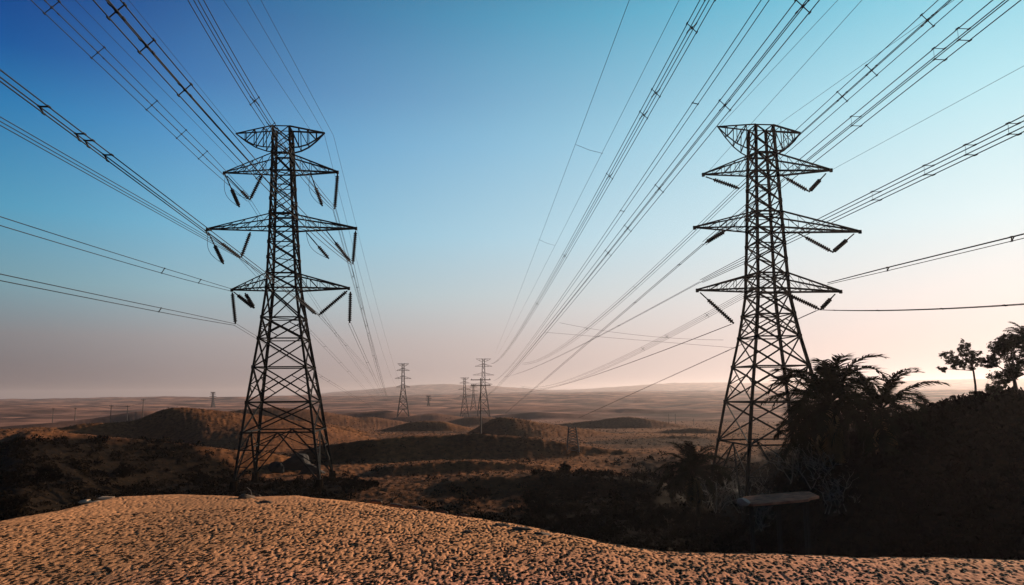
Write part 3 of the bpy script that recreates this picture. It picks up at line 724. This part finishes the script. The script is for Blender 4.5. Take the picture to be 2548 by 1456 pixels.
# ------------------------------------------------------------------ far pylons and poles
def far_pylon(px, top_py, d, label, half, bar=1.05):
    x_ = at_depth(px, 975, d).x; zb = ground(x_, d) - 0.5
    top = at_depth(px, top_py, d); hgt = top.z - zb
    k = FPX / d
    b_py = top_py + hgt * k
    H = b_py - top_py
    f = lambda t: top_py + H * t
    p = Pylon((px, b_py), (px, top_py), d, [(f(0), H * .035), (f(.44), H * .06), (f(1), H * .22)], bar)
    dy = lambda t: f(t)
    return build_pylon(p, label, [f(0), f(.06), f(.12), f(.2), f(.28), f(.36), f(.44)], [f(.44), f(.56), f(.7), f(.85), f(1)],
                ((px - half * .7, f(.0)), (px + half * .7, f(.0)), f(.05), f(0)),
                [(f(.13), f(.09), (px - half * .8, f(.13)), (px + half * .8, f(.13))), (f(.28), f(.24), (px - half, f(.28)), (px + half, f(.28))), (f(.44), f(.40), (px - half * .85, f(.44)), (px + half * .85, f(.44)))],
                M_STEEL_HAZED, 'far lattice pylons', False, False)
far_pylon(1003, 905, 520, 'slender grey pylon on the plain between the two tall pylons', 20)
far_pylon(1156, 940, 600, 'short grey pylon just left of the wide-armed far pylon', 15)
far_pylon(1203, 893, 640, 'far grey pylon where the middle line ends', 26)
far_pylon(1178, 955, 760, 'small faint pylon half hidden between two far pylons', 12)
far_pylon(1066, 985, 1100, 'tiny hazy pylon right of the slender grey pylon', 8, 2.6)
far_pylon(530, 976, 1300, 'tiny hazy pylon on the skyline left of the tall left pylon', 9, 3.0)
def pole(px, py_top, d, label, arm=0.0, rad=0.16, arms=1, group='wooden poles on the plain', py_base=None):
    t = at_depth(px, py_top, d); zb = ground(t.x, t.y)
    root = thing('utility_pole', (t.x, t.y, zb), label, 'pole', group)
    mb = MB(); mb.tube([(t.x, t.y, zb - 1), (t.x, t.y, t.z)], [rad, rad * .7], 8); mb.build('post', M_WOOD, root)
    for k in range(arms):
        if arm:
            mb = MB(); z = t.z - .5 - k * 1.6
            mb.bar(Vector((t.x, t.y, z)) - ARM * arm, Vector((t.x, t.y, z)) + ARM * arm, rad * 1.1); a = mb.build('crossarm', M_WOOD, root)
            mb = MB()
            for s in (-.9, 0, .9): 
                q = Vector((t.x, t.y, z)) + ARM * arm * s; mb.tube([q, q + Vector((0, 0, .4))], [.1, .06], 6)
            mb.build('pin_insulators', M_INS, a)
    return root
pole(1196, 941, 215, 'tall thin mast with a wide level crossarm above the dark dune', 2.9, 0.20, 2)
for px, py, d, lb in ((277, 1008, 380, 'dark pole at left of the three on the left plain'), (318, 1009, 385, 'dark pole in the middle of three on the left plain'), (357, 993, 390, 'tallest dark pole of the three on the left plain')):
    pole(px, py, d, lb, 1.0, 0.22)
pole(133, 1016, 520, 'small lone pole far out on the left plain', 0.9, .28)
pole(188, 1015, 520, 'small pole beside a dune on the far left plain', 0.9, .28)
pole(1664, 1030, 420, 'thin pole on the plain behind the low dune, left of a pair', 0.0, .2)
pole(1680, 1030, 425, 'thin pole on the plain behind the low dune, right of a pair', 0.0, .2)
pole(1726, 1042, 420, 'short post standing left of the right pylon legs', 0.0, .2)
for (a, b, d1, d2, lb) in (((277, 1012), (318, 1012), 380, 385, 'short cable between left and middle poles'), ((318, 1012), (357, 1003), 385, 390, 'short cable between middle and tallest poles')):
    conductor(at_depth(*a, d1), at_depth(*b, d2), [], lb + ' on the left plain', lay=ONE, rad=.07, name='pole_cable', group='cables between wooden poles', cat='wire', seg=8)

def mast(px, top_py, d, half, label):
    t = at_depth(px, top_py, d); w = half * d / FPX; zb = ground(t.x, t.y) - .4; base = Vector((t.x, t.y, zb))
    root = thing('lattice_mast', base, label, 'mast'); H = t.z - zb; n = 9
    C_ = lambda i, f: base + Vector(((-1, 1, 1, -1)[i] * w * (1 - .45 * f), (-1, -1, 1, 1)[i] * w * (1 - .45 * f), H * f))
    for i in range(4):
        mb = MB(); mb.bar(C_(i, 0), C_(i, 1), .12); mb.build('leg', M_STEEL_HAZED, root)
    mb = MB()
    for k in range(n):
        for i in range(4):
            j = (i + 1) % 4; mb.bar(C_(i, k / n), C_(j, (k + 1) / n), .07); mb.bar(C_(j, k / n), C_(i, (k + 1) / n), .07)
    mb.build('bracing', M_STEEL_HAZED, root)
mast(1424, 1062, 160, 15, 'short lattice mast without arms standing on the brown slope right of centre')
# ------------------------------------------------------------------ palms
def frond_mesh(name, Ln, droop, m, wid=0.75, n=34, seed=0):
    """one feather frond growing along +X from the origin: midrib and two rows of narrow leaflets"""
    rd = random.Random(seed); mb = MB(); pts = []
    ang = 0.0; p = Vector((0, 0, 0)); st = Ln / 24
    for k in range(25):
        pts.append(p.copy()); t = k / 24
        p = p + Vector((math.cos(ang), 0, math.sin(ang))) * st
        ang -= droop / 24 * (0.4 + 1.5 * t)
    mb.tube(pts, [0.045 * (1 - .85 * k / 24) + .006 for k in range(25)], 5)
    for k in range(n):
        t = 0.14 + 0.86 * k / n; f = t * 24; i = min(23, int(f)); q = pts[i].lerp(pts[i + 1], f - i)
        tan = (pts[i + 1] - pts[i]).normalized(); up = tan.cross(Vector((0, 1, 0))).normalized() * -1
        if up.z < 0: up = -up
        ll = wid * math.sin(math.pi * min(1, .12 + t * .84)) ** .6 * rd.uniform(.8, 1.1)
        for sg in (-1, 1):
            if rd.random() < .05: continue
            d = (Vector((0, sg, 0)) * .80 + tan * rd.uniform(.45, .75) + up * rd.uniform(-.1, .35)).normalized()
            w = tan * 0.052
            mid = q + d * ll * .55 + Vector((0, 0, -.03 * ll)); tip = q + d * ll + Vector((0, 0, -ll * rd.uniform(.22, .5)))
            mb.quad(q - w, q + w, mid + w, mid - w); mb.tri(mid - w, mid + w, tip)
    me = bpy.data.meshes.new(name); me.from_pydata([tuple(v) for v in mb.v], [], mb.f); me.materials.append(m); return me
FR = [frond_mesh('frond', 1.0 * 4.2, dr, M_PALM, .85, 48, i) for i, dr in enumerate((1.1, 1.5, 1.9, 1.3, 2.2))]
FD = [frond_mesh('dry_frond', 3.2, 1.3, M_DRY, .55, 26, 40 + i) for i in range(3)]
def palm(base, crown, label, nf=26, size=1.0, ndry=5, seed=0, lean=0.6, face=None):
    rd = random.Random(seed); base = Vector(base); crown = Vector(crown)
    root = thing('palm_tree', base, label, 'palm tree', 'palm trees by the right pylon')
    mb = MB(); pts = []; rad = []
    n = 26
    for k in range(n + 1):
        t = k / n; p = base.lerp(crown, t) + Vector((lean * math.sin(math.pi * t), 0, 0)); pts.append(p - Vector((0, 0, .5 * (1 - t))))
        rad.append((.26 - .08 * t) * (1.1 if k % 2 else .95) * size)
    mb.tube(pts, rad, 10); mb.build('trunk', M_TRUNK, root, True)
    for k in range(nf + ndry):
        dry = k >= nf
        me = rd.choice(FD if dry else FR)
        o = bpy.data.objects.new('dry_frond' if dry else 'frond', me); COL.objects.link(o); o.parent = root
        az = k * 2.399 + rd.uniform(-.25, .25)
        t = k / max(1, nf - 1)
        el = R(-62) + rd.uniform(-.2, .2) if dry else R(78) - t * R(98) + rd.uniform(-.15, .15)
        s = size * rd.uniform(.82, 1.12)
        rot = Matrix.Rotation(az, 4, 'Z') @ Matrix.Rotation(-el, 4, 'Y') @ Matrix.Rotation(rd.uniform(-.4, .4), 4, 'X')
        o.matrix_basis = Matrix.Translation(crown - base + Vector((0, 0, -.1 - .35 * (1 if dry else 0)))) @ rot @ Matrix.Scale(s, 4)
    return root
def palm_at(px, py, d, label, bpx=None, **k):
    c = at_depth(px, py, d); bx = at_depth(bpx or px, py, d).x
    return palm((bx, d, ground(bx, d) - .2), c, label, **k)
palm_at(2068, 1000, 62, 'tall bushy palm covering the right pylon leg, leftmost of the tall pair', bpx=2085, nf=36, size=1.5, ndry=8, seed=3)
palm_at(2192, 1016, 60, 'tall palm with long arching fronds against the pale sky, right of the pair', bpx=2150, nf=22, size=1.32, ndry=2, seed=8, lean=-.5)
palm_at(2022, 1072, 66, 'shorter palm with drooping brown fronds in front of the right pylon legs', nf=26, size=1.0, ndry=16, seed=13)
palm_at(1722, 1170, 96, 'small dark palm standing left of the right pylon base', nf=30, size=1.3, ndry=18, seed=21)

# ------------------------------------------------------------------ broadleaf trees and shrubs
def leafy(name, base, label, cat, group, trunk_h, blobs, leaf, nleaf, tr=.12, seed=0, limbs=True, mt=M_LEAF):
    """blobs: (x, y, z, radius) of leaf clumps relative to the base"""
    rd = random.Random(seed); base = Vector(base); root = thing(name, base, label, cat, group)
    mb = MB(); fork = base + Vector((rd.uniform(-.1, .1), 0, trunk_h))
    mb.tube([base - Vector((0, 0, .4)), base.lerp(fork, .5) + Vector((.08, 0, 0)), fork], [tr * 1.25, tr, tr * .85], 8)
    for bx, by, bz, br in blobs:
        e = base + Vector((bx, by, bz)); m = fork.lerp(e, .5) + Vector((rd.uniform(-.2, .2), rd.uniform(-.2, .2), rd.uniform(-.05, .25)))
        mb.tube([fork, m, e], [tr * .55, tr * .34, tr * .12], 6)
        for q in range(4):
            d = Vector((rd.gauss(0, 1), rd.gauss(0, 1), rd.gauss(.2, .8))).normalized() * br * .9
            mb.tube([m.lerp(e, .7), e + d * .5, e + d], [tr * .16, tr * .1, tr * .04], 4)
    mb.build('trunk', M_BARK, root, True)
    mb = MB()
    for bx, by, bz, br in blobs:
        c0 = base + Vector((bx, by, bz))
        # a blob is a handful of sprays, each a tight cluster of leaves, so sky shows between them
        for sp in range(max(3, int(nleaf / 26))):
            d = Vector((rd.gauss(0, 1), rd.gauss(0, 1), rd.gauss(0, .8))).normalized() * br * rd.uniform(.35, 1.0)
            sc = c0 + d; sr = br * rd.uniform(.16, .34)
            for q in range(26):
                c = sc + Vector((rd.gauss(0, .5), rd.gauss(0, .5), rd.gauss(0, .42))) * sr
                a = Vector((rd.gauss(0, 1), rd.gauss(0, 1), rd.gauss(0, 1))).normalized(); b_ = a.orthogonal().normalized()
                l_ = leaf * rd.uniform(.6, 1.3)
                mb.quad(c - a * l_, c + b_ * l_ * .4, c + a * l_, c - b_ * l_ * .4)
    mb.build('crown', mt, root)
    return root
def blobset(seed, n, rx, rz, z0, rmin, rmax):
    rd = random.Random(seed); o = []
    while len(o) < n:
        x, y, z = rd.uniform(-1, 1), rd.uniform(-1, 1), rd.uniform(-1, 1)
        if x * x + y * y + z * z < 1: o.append((x * rx, y * rx, z0 + z * rz, rd.uniform(rmin, rmax)))
    return o
def on_hill(px, py, near=25, far=140): return hit(px, py, near, far)
b = on_hill(2428, 996); dT = math.hypot(b.x, b.y); k = dT / FPX
leafy('broadleaf_tree', b, 'small round-crowned tree standing alone on the hill crest', 'tree', 'trees on the hill crest', 62 * k,
      [(-.2 * k * 100, 0, 100 * k, 17 * k), (-.62 * 58 * k, 0, 78 * k, 15 * k), (-46 * k, .3, 92 * k, 14 * k), (8 * k, .4, 96 * k, 18 * k), (-20 * k, -.5, 112 * k, 14 * k), (14 * k, 0, 84 * k, 13 * k), (-64 * k, 0, 66 * k, 9 * k), (-5 * k, .2, 76 * k, 16 * k), (-32 * k, 0, 74 * k, 12 * k)],
      .13, 430, .09, 5)
b = on_hill(2528, 992)
leafy('broadleaf_tree', b, 'big dark dense tree at the right edge on the hill', 'tree', 'trees on the hill crest', 40 * k,
      [(-30 * k, 0, 40 * k, 20 * k), (-38 * k, .4, 75 * k, 18 * k), (-20 * k, 0, 95 * k, 22 * k), (-25 * k, -.3, 106 * k, 17 * k), (-8 * k, 0, 116 * k, 15 * k), (10 * k, 0, 110 * k, 24 * k), (15 * k, .4, 70 * k, 24 * k), (35 * k, 0, 95 * k, 24 * k), (30 * k, 0, 122 * k, 18 * k), (52 * k, 0, 60 * k, 26 * k), (62 * k, 0, 120 * k, 26 * k), (-4 * k, 0, 50 * k, 18 * k), (-44 * k, 0, 18 * k, 14 * k)],
      .14, 900, .16, 9)
palm_root = palm_at(2556, 842, dT * .86, 'palm top poking up at the right edge above the dense tree', nf=24, size=.62, ndry=2, seed=31)
GS = 'shrubs on the hill crest'
for i, (px, py, rad, lb) in enumerate(((2424, 1002, .95, 'spiky shrub at the foot of the small hill tree'), (2462, 1000, .55, 'low shrub between the two hill trees'), (2490, 1000, .8, 'low dark shrub under the big hill tree'), (2330, 1020, .5, 'low bush on the hill shoulder beside the palm fronds'), (2290, 1036, .6, 'bush where the hillside meets the long palm fronds'))):
    b = on_hill(px, py)
    leafy('shrub', b, lb, 'shrub', GS, rad * .3, blobset(50 + i, 6, rad * .6, rad * .35, rad * .55, rad * .3, rad * .5), .09, 150, .03, 60 + i)
GV = 'shrubs in the valley'
for i, (px, py, rad, lb) in enumerate(((505, 1205, 2.0, 'dark round bush left of the left pylon feet'), (880, 1222, 1.9, 'dark bush right of the left pylon feet'), (925, 1215, 1.2, 'smaller dark bush farther right of the left pylon feet'),
        (1190, 1245, 1.8, 'dark bush in the hollow beyond the right slope of the sandy rise'), (1330, 1262, 2.0, 'wide dark bush in the hollow below the dunes'), (1440, 1240, 1.5, 'dark bush in the middle of the hollow'),
        (1662, 1312, 2.4, 'dark bush in front of the small palm'), (1712, 1318, 2.6, 'big dark bush hiding the trunk of the small palm'), (1768, 1320, 2.3, 'dark bush between the small palm and the right pylon foot'), (1590, 1262, 1.9, 'dark bush left of the small palm in the hollow'), (300, 1190, 1.8, 'dark bush in the hollow far left of the left pylon'), (110, 1205, 2.0, 'dark bush in the hollow near the left edge'), (1405, 1172, 1.1, 'small upright dark bush alone on the brown slope'))):
    b = hit(px, py, 30, 600)
    leafy('shrub', b, lb, 'shrub', GV, rad * .3, blobset(80 + i, 9, rad * .75, rad * .38, rad * .5, rad * .28, rad * .5), .16, 260, .05, 90 + i, mt=M_SCRUB)

# ------------------------------------------------------------------ dead wood round the right pylon's foot
def dead_bush(base, label, hgt, n, seed):
    rd = random.Random(seed); root = thing('dead_bush', base, label, 'dead bush', 'dead bushes round the right pylon foot'); mb = MB(); base = Vector(base)
    def grow(p, d, ln, r, dep):
        q = p + d * ln * .5 + Vector((rd.gauss(0, .06), rd.gauss(0, .06), 0)) * ln; e = q + (d + Vector((rd.gauss(0, .3), rd.gauss(0, .3), rd.gauss(-.05, .25)))).normalized() * ln * .5
        mb.tube([p, q, e], [r, r * .8, r * .55], 4)
        if dep:
            for _ in range(rd.choice((2, 2, 3))):
                grow(p.lerp(e, rd.uniform(.5, 1)), (d + Vector((rd.gauss(0, .6), rd.gauss(0, .6), rd.gauss(.05, .45)))).normalized(), ln * rd.uniform(.5, .75), r * .6, dep - 1)
    for k in range(n):
        a = rd.uniform(0, 6.283); grow(base + Vector((rd.gauss(0, .4), rd.gauss(0, .4), -.2)), Vector((math.cos(a) * rd.uniform(.2, .8), math.sin(a) * rd.uniform(.2, .8), 1)).normalized(), hgt * rd.uniform(.4, .6), .055, 3)
    mb.build('branches', M_TWIG, root); return root
for i, (px, py, h, lb) in enumerate(((1785, 1275, 3.6, 'pale dead bush at the left foot of the right pylon'), (1840, 1215, 3.4, 'tangled dead bush behind the left end of the concrete platform'), (1915, 1200, 3.2, 'tangled dead bush behind the middle of the concrete platform'),
        (1985, 1200, 3.2, 'tangled dead bush behind the right end of the concrete platform'), (2045, 1215, 3.2, 'dead bush under the hanging palm fronds'), (2085, 1270, 3.0, 'dead bush at the right foot of the right pylon'),
        (1905, 1318, 2.6, 'low dead bush in the dark in front of the concrete platform'))):
    p = hit(px, py, 22, 110); sc_ = math.hypot(p.x, p.y) / 60; dead_bush((p.x, p.y, ground(p.x, p.y)), lb, h * sc_ * 1.15, 9, 200 + i)

# ------------------------------------------------------------------ concrete platform
def platform():
    c = at_depth(1935, 1238, 36); zg = ground(c.x, c.y); kp = 36 / 82
    root = thing('concrete_platform', (c.x, c.y, zg), 'flat pinkish concrete platform on short posts at the right pylon foot', 'platform')
    mb = MB(); n = 22; top = []; rd = random.Random(4); A_ = R(-12); ux, uy = Vector((math.cos(A_), math.sin(A_), 0)), Vector((-math.sin(A_), math.cos(A_), 0))
    tilt = 0.02
    for k in range(n):
        t = 2 * math.pi * k / n; e = 0.5
        x_ = math.copysign(abs(math.cos(t)) ** e, math.cos(t)) * 4.15 * kp; y_ = math.copysign(abs(math.sin(t)) ** e, math.sin(t)) * 2.7 * kp
        j = rd.uniform(.86, 1.05); top.append(c + ux * x_ * j + uy * y_ * j + Vector((0, 0, .11 * x_ + tilt * y_)))
    i = len(mb.v); mb.v += top + [v - Vector((0, 0, .11)) for v in top]
    mb.f.append(tuple(range(i, i + n))); mb.f.append(tuple(range(i + n, i + 2 * n))[::-1]); mb.f += [(i + (k + 1) % n, i + k, i + n + k, i + n + (k + 1) % n) for k in range(n)]
    mb.build('slab', M_CONC, root)
    for sx in (-2.8 * kp, 0, 2.8 * kp):
        for sy in (-1.1 * kp, 1.1 * kp):
            p = c + ux * sx + uy * sy + Vector((0, 0, .11 * sx + tilt * sy - .1)); mb = MB(); mb.bar((p.x, p.y, zg - 1.2), p, .09); mb.build('post', M_STEEL, root)
    for sy in (-1.1 * kp, 1.1 * kp):
        mb = MB(); p = c + uy * sy + Vector((0, 0, tilt * sy - .20)); mb.bar(p - ux * 3.4 * kp - Vector((0, 0, .11 * 3.4 * kp)), p + ux * 3.4 * kp + Vector((0, 0, .11 * 3.4 * kp)), .12, .14); mb.build('beam', M_STEEL, root)
    return root, c
plat, pc = platform()

# ------------------------------------------------------------------ rocks
def rock(p, sx, sy, sz, label, m, cat='rock', group=None, seed=0, sub=3, name='rock', rough=.35):
    me = bpy.data.meshes.new(name)
    import bmesh
    bm = bmesh.new(); bmesh.ops.create_icosphere(bm, subdivisions=sub, radius=1)
    rd = np.random.default_rng(seed); dirs = rd.normal(size=(9, 3)); dirs /= np.linalg.norm(dirs, axis=1)[:, None]; off = rd.uniform(.55, .9, 9)
    for v in bm.verts:
        q = np.array(v.co); 
        for dd, o_ in zip(dirs, off):
            e = q @ dd - o_
            if e > 0: q = q - dd * e * .9
        q = q * (1 + rough * .35 * float(fbm(np.array([q[0] * 3 + seed]), np.array([q[1] * 3 + q[2] * 2]), 3, seed)[0]))
        v.co = (q[0] * sx, q[1] * sy, q[2] * sz)
    bm.to_mesh(me); bm.free(); me.materials.append(m)
    o = bpy.data.objects.new(name, me); COL.objects.link(o); o.location = p; o.rotation_euler[2] = random.Random(seed).uniform(0, 6)
    return tag(o, label, cat, group)
GR = 'rocks on the sandy rise'
def on_rise(px, py): return hit(px, py, 5, 19)
p = on_rise(610, 1240); rock(p + Vector((0, 0, -.02)), .22, .17, .13, 'dark jagged rock on the crest of the sandy rise', M_ROCK, group=GR, seed=1)
p = on_rise(662, 1249); rock(p + Vector((0, 0, -.03)), .20, .13, .07, 'small flat dark rock lying right of the jagged crest rock', M_ROCK, group=GR, seed=2)
p = on_rise(640, 1236); rock(p + Vector((0, 0, -.03)), .11, .1, .08, 'small brown stone between the two crest rocks', M_ROCK, group=GR, seed=12)
for i, (px, py, s, lb) in enumerate(((262, 1233, .22, 'pale flat stone at the left end of the crest, upper of three'), (240, 1244, .20, 'pale flat stone at the left end of the crest, lower of three'), (215, 1242, .16, 'pale flat stone at the left end of the crest, leftmost of three'))):
    p = on_rise(px, py + 4); rock(p + Vector((0, 0, -.02)), s, s * .6, .045, lb, M_PALEROCK, group=GR, seed=30 + i)
for i, (px, py, s, lb) in enumerate(((240, 1430, .10, 'dark clod near the lower left of the sand'), (265, 1415, .07, 'smaller dark clod beside another near the lower left'), (1165, 1325, .10, 'dark clod on the right slope of the sandy rise'), (1130, 1390, .06, 'small dark clod in the middle of the sand'), (232, 1384, .07, 'small dark clod on the left part of the sand'), (810, 1400, .06, 'small dark clod low in the middle left of the sand'))):
    p = on_rise(px, py); rock(p + Vector((0, 0, -.01)), s, s * .8, s * .55, lb, M_ROCK, group='clods on the sand', seed=60 + i, name='clod')
# ragged lip of crusted earth running down the right side of the rise
for i, (px, py, s) in enumerate(((935, 1246, .20), (985, 1256, .26), (1040, 1264, .30), (1095, 1272, .24), (1150, 1282, .22), (1245, 1308, .26), (1300, 1318, .30), (1360, 1330, .26))):
    p = on_rise(px, py); o = rock(p + Vector((0, 0, -.035)), s, s * .4, .075, ('upper' if i < 5 else 'lower') + ' crusted earth ledge on the right slope, number' , M_ROCK, group='crusted earth ledges', seed=80 + i, name='earth_ledge', cat='ledge')
    o.rotation_euler[2] = R(-28)
    o['label'] = ['crusted earth ledge at the top of the right slope', 'second crusted ledge down the right slope', 'long crusted ledge in the upper row of the right slope', 'crusted ledge fourth down in the upper row', 'last crusted ledge of the upper row', 'first dark ledge of the lower row on the right slope', 'middle dark ledge of the lower row on the right slope', 'last dark ledge of the lower row near the rim'][i]
# boulders under the left pylon
for i, (px, py, s, lb) in enumerate(((735, 1166, 3.6, 'large dark rock outcrop between the legs of the left pylon'), (775, 1178, 2.4, 'dark boulder against the right legs of the left pylon'), (690, 1172, 2.0, 'dark boulder at the left of the rock outcrop under the pylon'))):
    p = hit(px, py, 40, 400); rock(p + Vector((0, 0, .2)), s, s * .7, s * .75, lb, M_SCRUB if False else simple('black_rock%d' % i, (.018, .013, .01), .95, 0, .4, .8), group='boulders under the left pylon', seed=120 + i, name='boulder', sub=4)
p = at_depth(1850, 1249, pc.y - .3); p.z = max(p.z, ground(p.x, p.y)); rock(Vector((p.x, p.y, p.z)), .38, .3, .2, 'whitish stone at the left end of the concrete platform', M_WHITE, seed=140)
p = on_hill(2371, 990); rock(p + Vector((0, 0, .1)), .55, .5, .45, 'dark boulder on the hill crest left of the small tree', M_ROCK, seed=141, name='boulder')
# dry stick by the crest rock
def stick(p, label, pts, r=.012):
    mb = MB(); mb.tube([Vector(p) + Vector(q) for q in pts], [r, r * .8, r * .4], 5); o = mb.build('dry_stick', M_TWIG); return tag(o, label, 'stick')
p = on_rise(628, 1234); stick(p, 'thin dry stick standing by the jagged crest rock', [(0, 0, -.05), (-.05, .02, .12), (-.14, 0, .2)])
# grit standing in for the dark shade of pits in the sand
def shade_grit():
    n = 36000; rr = np.exp(rng.uniform(np.log(5.5), np.log(16), n)); aa = rng.uniform(R(-42), R(42), n); X, Y = rr * np.sin(aa), rr * np.cos(aa)
    ok = rr < np.interp(aa, RIM_AZ, RIM_R); X, Y = X[ok], Y[ok]; n = len(X); Z = height(X, Y) + EYE
    oct_ = np.array([(1, 0, 0), (0, 1, 0), (-1, 0, 0), (0, -1, 0), (0, 0, 1), (0, 0, -1)], float)
    tri = np.array([(0, 1, 4), (1, 2, 4), (2, 3, 4), (3, 0, 4), (1, 0, 5), (2, 1, 5), (3, 2, 5), (0, 3, 5)])
    s = rng.uniform(.008, .030, n)[:, None, None] * rng.uniform(.6, 1.3, (n, 6, 1)) * np.array([1.3, 2.0, .45])
    V = np.stack([X, Y, Z], -1)[:, None, :] + oct_[None] * s
    F = (tri[None] + (np.arange(n) * 6)[:, None, None]).reshape(-1, 3)
    o = np_mesh('shade_grit', V.reshape(-1, 3), F, simple('pit_shade_grit', (.022, .013, .008), .95, 0, .6, 3, .05), smooth=False); o['kind'] = 'stuff'
shade_grit()

# ------------------------------------------------------------------ air
def haze():
    mb = MB(); x0, x1, y0, y1, z0, z1 = -14000, 14000, -400, 15000, EYE - 130, EYE + 110
    vs = [(x, y, z) for z in (z0, z1) for y in (y0, y1) for x in (x0, x1)]
    mb.v = [Vector(v) for v in vs]; mb.f = [(0, 2, 3, 1), (4, 5, 7, 6), (0, 1, 5, 4), (2, 6, 7, 3), (0, 4, 6, 2), (1, 3, 7, 5)]
    m = bpy.data.materials.new('hazy_air'); m.use_nodes = True; t = m.node_tree; t.nodes.clear()
    o_ = t.nodes.new('ShaderNodeOutputMaterial'); v = t.nodes.new('ShaderNodeVolumePrincipled')
    v.inputs['Color'].default_value = (0.64, 0.57, 0.58, 1); v.inputs['Density'].default_value = 0.000105; v.inputs['Anisotropy'].default_value = 0.5
    t.links.new(v.outputs[0], o_.inputs['Volume'])
    o = mb.build('haze', m); o['kind'] = 'stuff'
haze()
